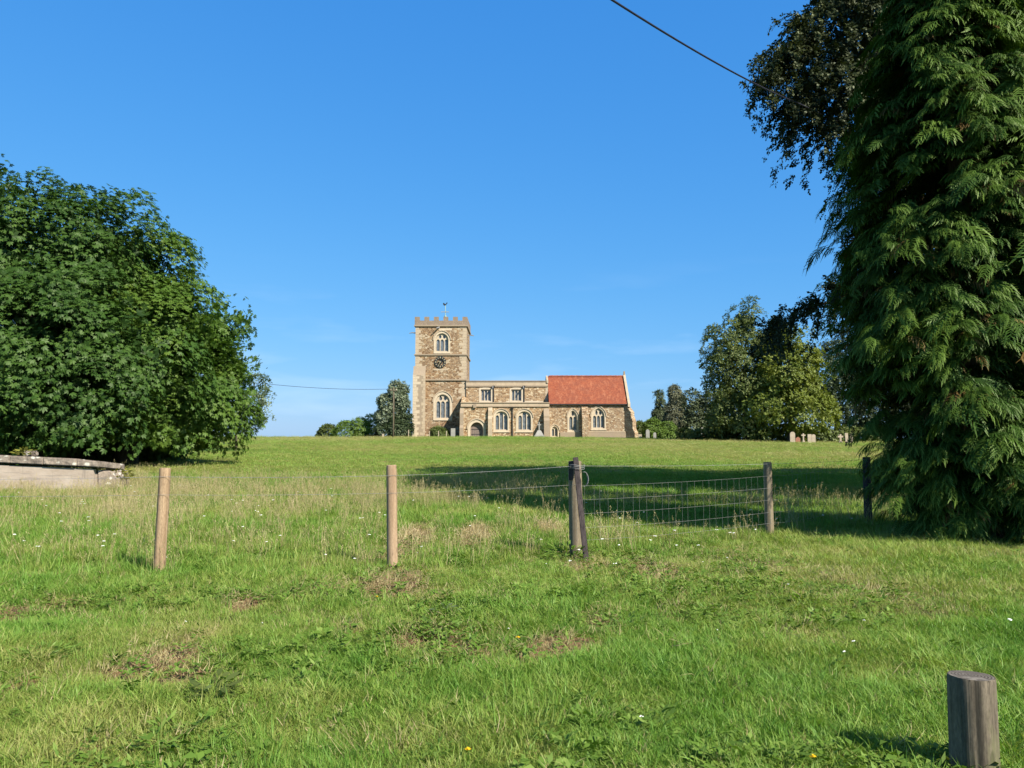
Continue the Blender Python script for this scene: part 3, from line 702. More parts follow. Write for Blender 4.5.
def scatter(name, mat, parent, pos, fwd, nrm, size, templ, tint):
    """copies of a leaf template at pos, pointing along fwd, facing nrm"""
    tv, tf = templ[0], templ[1]; n = len(pos); tt_ = np.repeat(tint, len(tv))
    if len(templ) > 2: tt_ = np.clip(tt_ + np.tile(templ[2], n), 0, 1)
    fwd = unit(fwd); side = unit(np.cross(nrm, fwd)); up = np.cross(fwd, side)
    V_ = pos[:, None, :] + size[:, None, None] * (tv[None, :, 0:1] * fwd[:, None, :] + tv[None, :, 1:2] * side[:, None, :] + tv[None, :, 2:3] * up[:, None, :])
    F_ = tf[None] + (np.arange(n) * len(tv))[:, None, None]
    return mesh_np(name, V_.reshape(-1, 3), F_.reshape(-1, tf.shape[1]), mat, parent, attrs={'tint': tt_})

def lobe_px(px, py, r, Y, ry=None, rd=None):
    c = P(px, py, Y); s_ = Y / FPX; return (c[0], Y, c[2], r * s_, (rd if rd else r) * s_, (ry if ry else r) * s_)
def surf_points(lobes, n, r, fill=.0, inner=.82):
    """points on the outside of the union of ellipsoids, with outward normals"""
    L = np.array(lobes); area = L[:, 3] * L[:, 5]; pick = r.choice(len(L), int(n * 2.4), p=area / area.sum())
    d = unit(r.normal(size=(len(pick), 3))); k = L[pick]
    sc_ = 1 - fill * r.random((len(pick), 1)) ** 1.6
    p = k[:, :3] + d * k[:, 3:6] * sc_
    nn = unit(d / k[:, 3:6])
    keep = np.ones(len(p), bool)
    for q in L:
        e = ((p - q[:3]) / q[3:6]); keep &= (e ** 2).sum(1) > inner ** 2 * (1 - fill) ** 2
    p = p[keep][:n]; nn = nn[keep][:n]
    return p, nn

def make_trunk(parent, base, top, r0, lobes, r, nb=8, mat='bark'):
    b = Vector(base); t = Vector(top); pts = [b + (t - b) * k / 6 + Vector((math.sin(k * 1.3) * r0 * .4, math.cos(k * 1.7) * r0 * .4, 0)) * (k > 0) for k in range(7)]
    pts[0].z -= .3
    tr = G().tube(pts, [r0 * (1.35 if k == 0 else 1 - .12 * k) for k in range(7)], 12, jit=.06).build('trunk', MAT[mat], parent, smooth=True)
    L = sorted(lobes, key=lambda q: -q[3])[:nb]
    for q in L:
        s_ = b + (t - b) * r.uniform(.35, .9); e = Vector(q[:3]) + Vector((q[3] * r.uniform(-.3, .3), 0, q[5] * r.uniform(-.2, .4)))
        mid = s_.lerp(e, .5) + Vector((0, 0, (e - s_).length * .12))
        G().tube([s_, s_.lerp(mid, .5), mid, mid.lerp(e, .5), e], [r0 * .45, r0 * .36, r0 * .26, r0 * .17, r0 * .06], 7, jit=.05).build('limb', MAT[mat], tr, smooth=True)
    return tr

def dome_crown(parent, lobes, r, mat, n_pads, pad, per, leaf, templ, fill=.12, droop=.35, up=.35, name='crown', extra=None, zmin=None, squash=1.0, relief=0):
    """rounded pads of leaves covering the lobes: each pad is a little umbrella"""
    p, nn = surf_points(lobes, n_pads, r, fill)
    if relief:                                    # hollows and bulges in the crown
        q_ = .5 + 1.25 * (-.5 + noise2(p[:, 0] + .5 * p[:, 1], p[:, 2] + .3 * p[:, 1], relief, 61) * .6 + noise2(p[:, 0], p[:, 2], relief * .45, 62) * .4)
        dz_ = np.clip((.5 - q_) * 4.2, -.55, 1.5) * relief * .8 + r.normal(size=len(p)) * relief * .07
        p = p - nn * dz_[:, None]
    axis_ = unit(nn + np.array((0, 0, up)))
    n = len(p); pr = pad * r.uniform(.6, 1.35, n); padt = r.random(n)
    idx = np.repeat(np.arange(n), per); m = len(idx)
    a = r.uniform(0, 2 * math.pi, m); rad = np.sqrt(r.random(m))
    ref = np.where(np.abs(axis_[:, 2:3]) > .9, np.array([[1., 0, 0]]), np.array([[0, 0, 1.]]))
    t1 = unit(np.cross(axis_, ref)); t2 = np.cross(axis_, t1)
    rd = t1[idx] * np.cos(a)[:, None] + t2[idx] * np.sin(a)[:, None]
    pos = p[idx] + rd * (rad * pr[idx])[:, None] - axis_[idx] * (droop * rad ** 2 * pr[idx])[:, None] + r.normal(size=(m, 3)) * .10 * pad
    pos[:, 2] -= droop * .4 * rad ** 2 * pr[idx]
    nrm = unit(axis_[idx] * 1.0 + rd * (rad * .6)[:, None] + r.normal(size=(m, 3)) * .32 + np.array((0, 0, .25)))
    fw = unit(rd + nn[idx] * .35 + np.array((0, 0, -.35)) + r.normal(size=(m, 3)) * .3)
    tint = np.clip(.25 * r.random(m) + .45 * padt[idx] + .3 * rad, 0, 1)
    if extra is not None: tint = np.clip(tint + extra(pos), 0, 1)
    size = leaf * r.uniform(.65, 1.25, m)
    if zmin is not None:
        k = pos[:, 2] > zmin(pos[:, 0], pos[:, 1]) + .05; pos, fw, nrm, size, tint = pos[k], fw[k], nrm[k], size[k], tint[k]
    return scatter(name, mat, parent, pos, fw, nrm, size, templ, tint)

def core_leaves(lobes, n, r, leaf):
    L = np.array(lobes); vol = L[:, 3] * L[:, 4] * L[:, 5]; pick = r.choice(len(L), n, p=vol / vol.sum())
    d = unit(r.normal(size=(n, 3))) * (r.random((n, 1)) ** .4) * .74
    return L[pick, :3] + d * L[pick, 3:6]

HC = lambda x, y: H(x, y) + 1.25 * np.exp(-((x + 17.3) / 2.2) ** 2)      # the skirts part over a dark hollow
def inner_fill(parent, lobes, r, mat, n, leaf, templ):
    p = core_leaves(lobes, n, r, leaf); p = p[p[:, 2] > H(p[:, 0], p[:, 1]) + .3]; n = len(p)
    return scatter('inner_foliage', mat, parent, p, r.normal(size=(n, 3)), r.normal(size=(n, 3)), leaf * r.uniform(.6, 1.2, n), templ, .2 * r.random(n))  # low tint: shade inside the crown painted into the leaf colour
# horse chestnuts on the left
MAT['chestnut'] = leaf_mat('chestnut_leaves', (.015, .040, .008), (.036, .084, .013), (.080, .150, .025), .26, .04, .4, 2.5)
MAT['chestnut_light'] = leaf_mat('chestnut_leaves_light', (.034, .078, .012), (.068, .135, .018), (.125, .19, .028), .28, .04, .4, 2.5)
PAL = palmate(); Hg = lambda x, y: H(x, y)
r = np.random.default_rng(21)
lobes = [lobe_px(-60, 340, 150, 37), lobe_px(0, 248, 106, 35.5), lobe_px(52, 252, 66, 36), lobe_px(100, 250, 50, 36), lobe_px(70, 300, 80, 35), lobe_px(40, 340, 90, 33.5), lobe_px(105, 352, 80, 34), lobe_px(55, 400, 66, 32.5, 46),
         lobe_px(110, 410, 50, 33, 40), lobe_px(-10, 400, 80, 32, 52), lobe_px(-70, 240, 90, 36)]
t_ = thing('horse_chestnut', 'dark green horse chestnut filling the left edge of the meadow behind the stone trough', 'tree', (-21.5, 36, Hs(-21.5, 36)))
make_trunk(t_, (-21.5, 36, Hs(-21.5, 36)), (-21, 36, 9), .55, lobes, r, 9)
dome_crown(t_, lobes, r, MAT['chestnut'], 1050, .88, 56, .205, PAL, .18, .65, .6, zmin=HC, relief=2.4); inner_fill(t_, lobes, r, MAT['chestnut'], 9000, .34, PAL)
lobes = [lobe_px(134, 284, 54, 39), lobe_px(236, 327, 15, 38), lobe_px(154, 352, 64, 38.5), lobe_px(208, 340, 30, 38, 32), lobe_px(222, 362, 30, 38.5, 30), lobe_px(165, 395, 58, 38, 44), lobe_px(205, 410, 34, 38.5, 28), lobe_px(120, 375, 70, 39, 60), lobe_px(172, 308, 32, 39, 34), lobe_px(180, 418, 34, 37.5, 24), lobe_px(128, 425, 34, 37.8, 20)]
bx_ = P(125, 440, 39.5)[0]
backlobes = [lobe_px(130, 436, 46, 42.5, 26), lobe_px(80, 436, 50, 41.5, 30), lobe_px(165, 438, 26, 42, 20), lobe_px(30, 436, 60, 39, 34)]
t_ = thing('horse_chestnut', 'brighter yellow green horse chestnut, the right-hand one, with a bulging side over the field', 'tree', (bx_, 39.5, Hs(bx_, 39.5)))
make_trunk(t_, (bx_, 39.5, Hs(bx_, 39.5)), (bx_ + .5, 39.3, 7.5), .5, lobes, r, 8)
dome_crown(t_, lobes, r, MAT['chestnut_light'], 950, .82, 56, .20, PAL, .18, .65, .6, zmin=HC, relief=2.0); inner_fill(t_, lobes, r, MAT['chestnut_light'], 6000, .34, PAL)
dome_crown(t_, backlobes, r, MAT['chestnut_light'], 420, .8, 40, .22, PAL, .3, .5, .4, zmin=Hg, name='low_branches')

# small loose tree just right of the chestnuts

def small_tree(name, label, cat, base, lobes, mat, seed, n_pads, pad, per, leaf, tr=.12, group=None, droop=.3, fill=.25, nb=6, templ=None, up=.35, trunk_top=None, zmin=True, extra=None, relief=0):
    r = np.random.default_rng(seed); b = (base[0], base[1], Hs(*base))
    t_ = thing(name, label, cat, b, group)
    L = np.array(lobes); top = trunk_top or (b[0] + .05, b[1], float((L[:, 2]).mean() + L[:, 5].max() * .4))
    make_trunk(t_, b, top, tr, lobes, r, nb)
    dome_crown(t_, lobes, r, mat, n_pads, pad, per, leaf, templ or cluster_leaves(6, seed), fill, droop, up, zmin=Hg if zmin else None, extra=extra, relief=relief)
    return t_
MAT['greygreen'] = leaf_mat('grey_green_leaves', (.07, .10, .05), (.12, .165, .08), (.18, .23, .12), .3, .08)
small_tree('loose_tree', 'small thin grey green tree showing sky through it beside the chestnut', 'tree', (P(236, 430, 58)[0], 58),
           [lobe_px(258, 384, 12, 58), lobe_px(266, 396, 7, 58), lobe_px(252, 402, 14, 58), lobe_px(248, 418, 13, 58), lobe_px(228, 400, 20, 58), lobe_px(222, 425, 18, 58), lobe_px(264, 415, 6, 58)], MAT['greygreen'], 31, 150, .42, 16, .30, .09, fill=.55)

# trees by the tower
MAT['willow'] = leaf_mat('silvery_leaves', (.07, .10, .06), (.12, .155, .09), (.19, .22, .14), .25, .1)
MAT['dark_leaf'] = leaf_mat('dark_evergreen', (.018, .032, .012), (.032, .052, .020), (.055, .08, .032), .15, .06)
MAT['blue_leaf'] = leaf_mat('bluish_green_leaves', (.030, .045, .022), (.055, .075, .035), (.09, .11, .05), .2, .05)
MAT['bright_leaf'] = leaf_mat('bright_green_leaves', (.07, .13, .02), (.12, .20, .035), (.17, .25, .045), .3, .05)
MAT['mid_leaf'] = leaf_mat('mid_green_leaves', (.045, .070, .016), (.085, .118, .026), (.145, .170, .042), .28, .06)
MAT['yellow_leaf'] = leaf_mat('yellow_green_leaves', (.065, .10, .015), (.135, .175, .022), (.21, .235, .032), .3, .05)
MAT['conif_far'] = leaf_mat('far_conifer', (.075, .085, .05), (.12, .125, .075), (.17, .17, .10), .15, .03)
Yt = 112
small_tree('silvery_willow', 'silvery grey green tree beside the left wall of the church tower', 'tree', (px_x(400, Yt), Yt),
           [lobe_px(398, 391, 10, Yt, 12), lobe_px(386, 402, 9, Yt), lobe_px(401, 404, 8, Yt), lobe_px(384, 416, 9, Yt), lobe_px(396, 417, 10, Yt)], MAT['willow'], 33, 230, .6, 30, .38, .22, fill=.45)
small_tree('evergreen_shrub', 'dark evergreen thicket at the foot of the silvery tree beside the tower', 'shrub', (px_x(398, 110), 110),
           [lobe_px(384, 431, 9, 111, 8), lobe_px(398, 427, 10, 111, 12), lobe_px(405, 424, 7, 111, 14)], MAT['dark_leaf'], 34, 130, .55, 26, .45, .1)
small_tree('hedge_bush', 'light green rounded bush on the crest left of the silvery tree', 'shrub', (px_x(356, 126), 126),
           [lobe_px(348, 430, 12, 126, 10), lobe_px(360, 427, 12, 126, 11), lobe_px(371, 425, 9, 126, 12), lobe_px(340, 433, 8, 126, 7)], MAT['bright_leaf'], 35, 150, .65, 26, .42, .1)
small_tree('hedge_bush', 'small dark bush at the far left end of the hedge on the crest', 'shrub', (px_x(327, 128), 128),
           [lobe_px(328, 431, 9, 128, 7), lobe_px(322, 434, 6, 128, 4)], MAT['mid_leaf'], 36, 70, .55, 24, .42, .08)
small_tree('evergreen_shrub', 'low clipped dark bush against the foot of the tower under its window', 'shrub', (px_x(438, 113.8), 113.8),
           [lobe_px(437, 431, 6.5, 113.8, 5), lobe_px(443, 432.5, 6, 113.8, 4.5), lobe_px(434, 433, 4, 113.8, 4)], MAT['mid_leaf'], 37, 90, .35, 16, .35, .06)

# right-hand trees behind the field
small_tree('bright_bush', 'bright green bush behind the headstones just right of the chancel', 'shrub', (px_x(658, 120), 120),
           [lobe_px(653, 428, 10, 120), lobe_px(668, 430, 9, 120), lobe_px(660, 433, 12, 120, 7)], MAT['bright_leaf'], 41, 140, .6, 26, .42, .1)
small_tree('mid_bush', 'dull green low bush touching the right end of the chancel', 'shrub', (px_x(640, 124), 124), [lobe_px(640, 429, 7, 124, 8), lobe_px(646, 431, 5, 124, 6)], MAT['mid_leaf'], 42, 60, .55, 24, .42, .08)
Yg = 140
def cone_lobes(pxc, ytop, ybot, wpx_, Y, n=6):
    return [lobe_px(pxc + (1.2 if k % 2 else -1.2), ytop + (ybot - ytop) * (k + .6) / n, wpx_ * (.35 + .65 * k / (n - 1)), Y, (ybot - ytop) / n * .95) for k in range(n)]
small_tree('grey_conifer', 'greyish pointed conifer standing behind the bright green bush', 'tree', (px_x(675, Yg), Yg), cone_lobes(676, 387, 436, 17, Yg), MAT['conif_far'], 43, 300, .75, 28, .45, .2, droop=.5, fill=.25)
small_tree('dark_conifer', 'narrow blue green tree half hidden behind the left flank of the grey conifer', 'tree', (px_x(660, 146), 146), cone_lobes(660, 393, 436, 9, 146, 5), MAT['blue_leaf'], 44, 140, .75, 26, .5, .2)
small_tree('dark_tree', 'dark bluish tree filling the gap between grey conifer and tall leafy tree', 'tree', (px_x(702, 120), 120),
           [lobe_px(692, 400, 11, 120), lobe_px(700, 412, 15, 120), lobe_px(712, 402, 15, 120), lobe_px(694, 426, 14, 120), lobe_px(716, 425, 18, 120), lobe_px(730, 410, 16, 120, 26)], MAT['blue_leaf'], 45, 330, .8, 20, .55, .3, fill=.45)
YL = 96
small_tree('leafy_tree', 'tall ragged tree with a thin crown top, left of the yellow green one', 'tree', (px_x(745, YL), YL),
           [lobe_px(748, 325, 17, YL), lobe_px(728, 345, 20, YL), lobe_px(714, 350, 10, YL, 9), lobe_px(760, 345, 26, YL), lobe_px(735, 375, 30, YL), lobe_px(712, 372, 9, YL), lobe_px(757, 395, 34, YL), lobe_px(728, 408, 26, YL), lobe_px(745, 425, 34, YL, 14), lobe_px(776, 330, 14, YL)],
           MAT['mid_leaf'], 46, 620, .75, 24, .46, .38, fill=.5, nb=9, relief=2.6)
small_tree('leafy_tree', 'rounded yellow green tree whose crown hangs low over the pale headstones', 'tree', (px_x(790, 93), 93),
           [lobe_px(783, 362, 28, 93), lobe_px(805, 380, 26, 93), lobe_px(778, 395, 32, 93), lobe_px(808, 405, 24, 93), lobe_px(795, 350, 18, 93), lobe_px(770, 375, 24, 93), lobe_px(790, 412, 34, 93, 18), lobe_px(818, 395, 14, 93)],
           MAT['yellow_leaf'], 47, 700, .7, 26, .44, .38, fill=.3, nb=9, relief=2.0)
small_tree('dark_tree', 'dark tree behind the yellow green one, partly hidden by the cypress', 'tree', (px_x(835, 104), 104),
           [lobe_px(830, 380, 26, 104, 40), lobe_px(850, 395, 30, 104, 40), lobe_px(842, 352, 16, 104, 22), lobe_px(872, 400, 30, 104, 38)], MAT['dark_leaf'], 48, 380, .85, 26, .5, .3)
small_tree('boundary_hedge', 'low dark hedge of brambles below the yellow green tree and around the headstones', 'hedge', (px_x(765, 98), 98),
           [lobe_px(688 + k * 13, 433 + (k % 3), 11, 99, 5 + 2 * (k > 8)) for k in range(16)], MAT['mid_leaf'], 49, 480, .45, 14, .45, .05)

# ------------------------------------------------------------------ the big cypress and the copper beech on the right
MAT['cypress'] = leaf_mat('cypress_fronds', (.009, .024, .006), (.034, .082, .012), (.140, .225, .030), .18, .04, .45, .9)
r = np.random.default_rng(51)
cxp, cyp = 7.72, 13.3; ctop = 10.0
t_ = thing('cypress_tree', 'huge dense green cypress with drooping sprays reaching the grass at the right edge', 'tree', (cxp, cyp, Hs(cxp, cyp)))
G().tube([(cxp, cyp, -.2), (cxp, cyp, .6), (cxp - .05, cyp, 4), (cxp - .2, cyp, 7.5), (cxp - .3, cyp, 9.7)], [.34, .26, .2, .12, .03], 10, jit=.08).build('trunk', MAT['bark'], t_, smooth=True)
def cyp_r(z):
    return np.interp(z, [0, .7, 1.5, 2.2, 3.3, 5, 6.5, 8.2, 9.4, 10.0], [.82, 1.02, 1.24, 1.50, 1.68, 1.62, 1.38, 1.05, .65, .2])
NB = 3900
zz = r.uniform(.02, 1, NB) * (ctop - .1); an = r.uniform(0, 2 * math.pi, NB)
lay = r.choice([1.0, .86, .70, .5], NB, p=[.58, .22, .12, .08])
# boughs: clumps of sprays that stand out, with dark gaps between them
bough = noise2(an * 1.9, zz, .55, 31) * .6 + noise2(an * 4.5, zz * 1.6, .6, 32) * .4
keep_ = (bough > .46) | (lay < .8); zz, an, lay, bough = zz[keep_], an[keep_], lay[keep_], bough[keep_]; NB = len(zz)
rr = cyp_r(zz) * lay * (1 + .85 * (bough - .53)) + .10 * r.normal(size=NB)
cxa = cxp - .035 * zz
bc = np.stack([cxa + rr * np.cos(an), cyp + rr * np.sin(an), zz], 1)
outd = np.stack([np.cos(an), np.sin(an), np.zeros(NB)], 1); tang = np.stack([-np.sin(an), np.cos(an), np.zeros(NB)], 1)
per = 11; idx = np.repeat(np.arange(NB), per); m_ = len(idx)
bsz = np.exp(r.normal(0, .28, NB)); bt_ = np.clip(r.random(NB) * .6 + (bough - .35) * 1.1, 0, 1); hd0 = r.normal(size=NB) * .55
t_f = r.random(m_); fan = hd0[idx] + r.uniform(-1.0, 1.0, m_)
fw = outd[idx] * np.cos(fan)[:, None] + tang[idx] * np.sin(fan)[:, None] + np.stack([0 * fan, 0 * fan, -.02 - .42 * t_f], 1)
bax = outd[idx] * np.cos(hd0[idx])[:, None] + tang[idx] * np.sin(hd0[idx])[:, None]
pos = bc[idx] + bax * ((t_f - .72) * .62 * bsz[idx])[:, None] - np.stack([0 * t_f, 0 * t_f, .30 * t_f ** 2 * bsz[idx] - .12], 1) + r.normal(size=(m_, 3)) * .035
nr = unit(np.array((0, 0, 1.)) + outd[idx] * .45 + r.normal(size=(m_, 3)) * .35)
sz = .30 * bsz[idx] * r.uniform(.6, 1.25, m_)
tn = np.clip(-.05 + .12 * r.random(m_) + .48 * bt_[idx] * (lay[idx] > .8) + .25 * t_f, 0, 1)  # tint paints inner sprays shaded and outer bough tips lit
k = pos[:, 2] > .16
FR = frond()
dd = k & (r.random(m_) < np.where(lay[idx] < .9, .10, .012)); k &= ~dd
MAT['dead_spray'] = leaf_mat('dead_cypress_sprays', (.06, .035, .012), (.12, .075, .025), (.20, .14, .045), .1, .03)
scatter('dead_sprays', MAT['dead_spray'], t_, pos[dd], fw[dd], nr[dd], sz[dd], FR, tn[dd])
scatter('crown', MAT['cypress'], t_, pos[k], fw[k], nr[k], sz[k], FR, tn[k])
print('cypress faces', k.sum() * len(FR[1]))

MAT['beech'] = leaf_mat('copper_beech_leaves', (.012, .017, .007), (.024, .034, .010), (.075, .086, .020), .14, .06, .33, 1.0)
r = np.random.default_rng(52)
YB = 17.5
lobes = [lobe_px(860, 72, 62, 17), lobe_px(832, 92, 44, 16.8), lobe_px(842, 20, 44, 17), lobe_px(808, 88, 28, 16.8), lobe_px(905, 20, 88, 17.5), lobe_px(905, -35, 66, 17.5), lobe_px(1000, 60, 128, 20), lobe_px(888, 150, 44, 17), lobe_px(1040, 200, 119, 20),
         lobe_px(1000, -55, 120, 20.6), lobe_px(1120, 0, 171, 20.6), lobe_px(1120, 250, 135, 20.6), lobe_px(905, 240, 40, 17.2), lobe_px(905, 320, 45, 17.5), lobe_px(1000, 340, 99, 20.6), lobe_px(862, 296, 20, 17, 12), lobe_px(895, 380, 30, 17.5, 30), lobe_px(1150, 350, 99, 20.6), lobe_px(1000, 440, 63, 20.6, 40)]
bb = (12.6, 20.4, Hs(12.6, 20.4))
t_ = thing('copper_beech', 'very dark copper beech with drooping branches behind the cypress, at the top right', 'tree', bb)
make_trunk(t_, bb, (12.3, 20.2, 11), .5, lobes, r, 12)
# hanging strands of leaves
def strands(parent, lobes, r, mat, n, L, hang, per, leaf, templ, starts=None, name='crown', hollow=.2):
    p, nn = surf_points(lobes, n, r, hollow, .86)
    if starts is not None:
        p = np.concatenate([p, starts[0]]); nn = np.concatenate([nn, starts[1]])
    n = len(p); Ls = L * r.uniform(.5, 1.3, n); hs = hang * r.uniform(.4, 1.4, n); tt = r.random(n)
    hd = unit(nn * np.array((1, 1, .35)) + r.normal(size=(n, 3)) * .35)
    idx = np.repeat(np.arange(n), per); m = len(idx); t = r.random(m)
    pos = p[idx] + hd[idx] * (Ls[idx] * t)[:, None] + r.normal(size=(m, 3)) * .07 * L
    pos[:, 2] -= hs[idx] * t ** 1.8
    fw = hd[idx] + np.stack([0 * t, 0 * t, -1.2 * t * hs[idx] / Ls[idx]], 1) + r.normal(size=(m, 3)) * .5
    nr = unit(hd[idx] * .7 + np.array((0, 0, .8)) + r.normal(size=(m, 3)) * .4)
    tint = np.clip(.35 * r.random(m) + .5 * tt[idx], 0, 1)
    return scatter(name, mat, parent, pos, fw, nr, leaf * r.uniform(.7, 1.25, m), templ, tint)
# a low branch that reaches out to the left below the crown
sb = []; sn = []
for k in range(46):
    t = k / 45; q = P(880 - 108 * t, 280 + 42 * t ** 1.2, 17 - 1.0 * t); sb.append(np.array(q) + r.normal(size=3) * np.array((.14, .3, .14 * (1.2 - t)))); sn.append((-.8, -.3, .1))
for k in range(60):
    t = k / 59; q = P(812 - 46 * t, 40 + 60 * t ** 2, 16.8); sb.append(np.array(q) + r.normal(size=3) * np.array((.15, .3, .15))); sn.append((-.7, -.5, .2))
strands(t_, lobes, r, MAT['beech'], 5800, .60, .60, 44, .125, cluster_leaves(5, 7, .62, .55), (np.array(sb), np.array(sn)))
inner_fill(t_, [l for l in lobes if l[3] > .8], r, MAT['beech'], 9000, .35, cluster_leaves(6, 9, .6, .6))
G().tube([P(905, 280, 17.4), P(862, 288, 17), P(838, 300, 16.7), P(815, 306, 16.5), P(795, 319, 16.2), P(780, 326, 16)], [.08, .05, .035, .022, .012, .006], 7).build('limb', MAT['bark'], t_, smooth=True)

# trees off to the right that close the view behind the beech; high unseen lobes added to fill the field shadow
small_tree('dark_tree', 'dark evergreen behind the beech and cypress at the right edge', 'tree', (21, 25), [(21, 25, 4, 4.5, 4.5, 4.0), (19, 25, 2.5, 3, 3, 2.4), (23, 24, 8, 4.5, 4.5, 4), (23.5, 22.5, 8.5, 5, 4.5, 5.0)], MAT['dark_leaf'], 53, 420, 1.0, 18, .55, .4)

# ------------------------------------------------------------------ fence
def fp(px, pyb):
    x, y = gpt(px, pyb); return x, y
posts = [(158.5, 571, 165, 468, .068, 'wood_new', 'straight tan post, the left one, bright and leaning slightly right'),
         (393, 567, 391.5, 465, .066, 'wood_pale', 'plain tan post left of the pair of old posts'),
         (577, 555, 575, 461, .095, 'wood_old', 'thick split grey post with a dark plank leaning on it'),
         (769.5, 536, 767.5, 462, .070, 'wood_old', 'grey brown post carrying wire netting'),
         (868, 521, 866.5, 457, .075, 'wood_dark', 'dark post in the shade of the cypress')]
fx0, fy0 = fp(577, 555)
FE = thing('wire_fence', 'wooden posts with barbed wire and netting strung across the meadow', 'fence', (fx0, fy0, 0))
PT = []
for (pb0, pyb, pt0, pyt, rad, mt, lab) in posts:
    x, y = fp(pb0, pyb); z0 = Hs(x, y); q = P(pt0, pyt, y); r = np.random.default_rng(int(pb0))
    n_ = 14; g = G(); vs_ = []; rings = 8
    a = Vector((x, y, z0 - .25)); b = Vector(q); g.tube([a.lerp(b, k / rings) for k in range(rings)] + [b - (b - a).normalized() * .012, b], [rad * (1.05 - .06 * k / rings) for k in range(rings)] + [rad * .97, rad * .88], n_, jit=.035)
    g.build('fence_post', MAT[mt], FE, smooth=True, label=lab); PT.append((a, b, rad))
# left-most post beyond the frame end of the wires
xl, yl = -7.4, 9.75
g = G().tube([(xl, yl, -.25), (xl, yl, .6), (xl, yl, 1.22), (xl, yl, 1.235)], [.07, .068, .066, .058], 14); g.build('fence_post', MAT['wood_new'], FE)
# leaning dark plank
xa, ya = fp(587, 560); A = Vector((xa, ya - .02, Hs(xa, ya) - .1)); B = Vector(P(575.5, 457.5, fy0 - .14))
d = (B - A).normalized(); s_ = Vector((1, 0, 0)).cross(d).cross(d).normalized() * .036; s2 = d.cross(s_).normalized() * .022
q0 = [A - s_ - s2, A + s_ - s2, A + s_ + s2, A - s_ + s2]; q1 = [B - s_ - s2, B + s_ - s2, B + s_ + s2, B - s_ + s2]
G().hexa(q0, q1).build('leaning_plank', MAT['wood_dark'], FE, bevel=.004, label='dark narrow plank leaning against the thick old post')
# short dark slab on the post's left shoulder
c = Vector(P(571, 470, fy0 - .06)); G().hexa([c + Vector((-.03, -.02, -.14)), c + Vector((.03, -.03, -.14)), c + Vector((.03, .03, -.14)), c + Vector((-.03, .03, -.14))],
     [c + Vector((-.03, -.02, .12)), c + Vector((.03, -.03, .13)), c + Vector((.03, .03, .13)), c + Vector((-.03, .03, .12))]).build('post_slab', MAT['wood_dark'], FE, bevel=.004)
def strand(g, pts, rad, sag=0.0, n=10, barbs=False, rs=None):
    out_ = []
    for a, b in zip(pts[:-1], pts[1:]):
        a, b = Vector(a), Vector(b)
        for k in range(n + 1):
            t = k / n
            if k == 0 and out_: continue
            out_.append(a.lerp(b, t) - Vector((0, 0, sag * 4 * t * (1 - t))))
    g.tube(out_, rad, 5)
    if barbs:
        for a, b in zip(out_[:-1], out_[1:]):
            L = (b - a).length
            for k in range(max(1, int(L / .12))):
                p = a.lerp(b, (k + .5) / max(1, int(L / .12))); v = Vector(rs.normal(size=3)).normalized() * .018
                g.tube([p - v, p + v], rad * .55, 3)
    return out_
def on_post(i, frac, off=-1):
    a, b, rad = PT[i]; h = b.z - 0; z = frac
    t = (z - a.z) / (b.z - a.z); p = a.lerp(b, t); return Vector((p.x, p.y - rad - .006, z))
rs = np.random.default_rng(5)
left_end = Vector((xl, yl - .08, 1.13))
g = G(); strand(g, [left_end, on_post(0, 1.15), on_post(1, 1.15), on_post(2, 1.24), on_post(3, 1.20), on_post(4, 1.22), Vector((11.5, 19.5, 1.2))], .0024, .015, 8, True, rs)
g.build('barbed_wire', MAT['wire'], FE)
for h0 in (.93,):
    g = G(); strand(g, [Vector((xl, yl - .08, h0)), on_post(0, h0), on_post(1, h0 - .0), on_post(2, h0 + .05)], .0018, .012, 8); g.build('plain_wire', MAT['wire'], FE)
# netting from the thick post rightwards; stops short of the dark post
zr = [1.0, .80, .60, .40, .22]
end = PT[3][1].lerp(PT[4][1], .50); end.z = 0
for k, (A_, B_, nvert) in enumerate(((2, 3, 28), (3, None, 12))):
    g = G()
    def top(i, z): return on_post(i, z)
    tops = []
    for zi in zr:
        a = top(A_, zi * (.96 if A_ == 2 else 1.0)); b = top(B_, zi) if B_ is not None else Vector((end.x, end.y - .06, zi * 1.02 + .02))
        tops.append(strand(g, [a, b], .0014, .02 if zi > .5 else .03, 14))
    def at_t(line, t):
        f = t * (len(line) - 1); i_ = min(int(f), len(line) - 2); return line[i_].lerp(line[i_ + 1], f - i_)
    for j in range(nvert + 1):
        t = j / nvert; jx = rs.normal() * .004
        g.tube([at_t(l, min(1, max(0, t + jx))) for l in tops], .0012, 4)
    g.build('wire_netting', MAT['wire'], FE)
# wraps and coil at the thick post
g = G(); a, b, rad = PT[2]
for zc in (1.23, 1.205, 1.25):
    g.tube([(b.x + .02 + math.cos(t) * (rad + .012), b.y - .07 + math.sin(t) * (rad + .06), zc + .01 * math.sin(2 * t)) for t in np.linspace(0, 2 * math.pi, 20)], .004, 5)
for k in range(3):
    c0 = Vector((b.x + .115, b.y - .14 - k * .01, 1.06)); g.tube([c0 + Vector((math.cos(t) * (.045 + .006 * k), .01 * math.sin(3 * t), math.sin(t) * .10)) for t in np.linspace(-1.7, 1.9, 16)], .0035, 5)
g.build('wire_coil', MAT['wire'], FE)

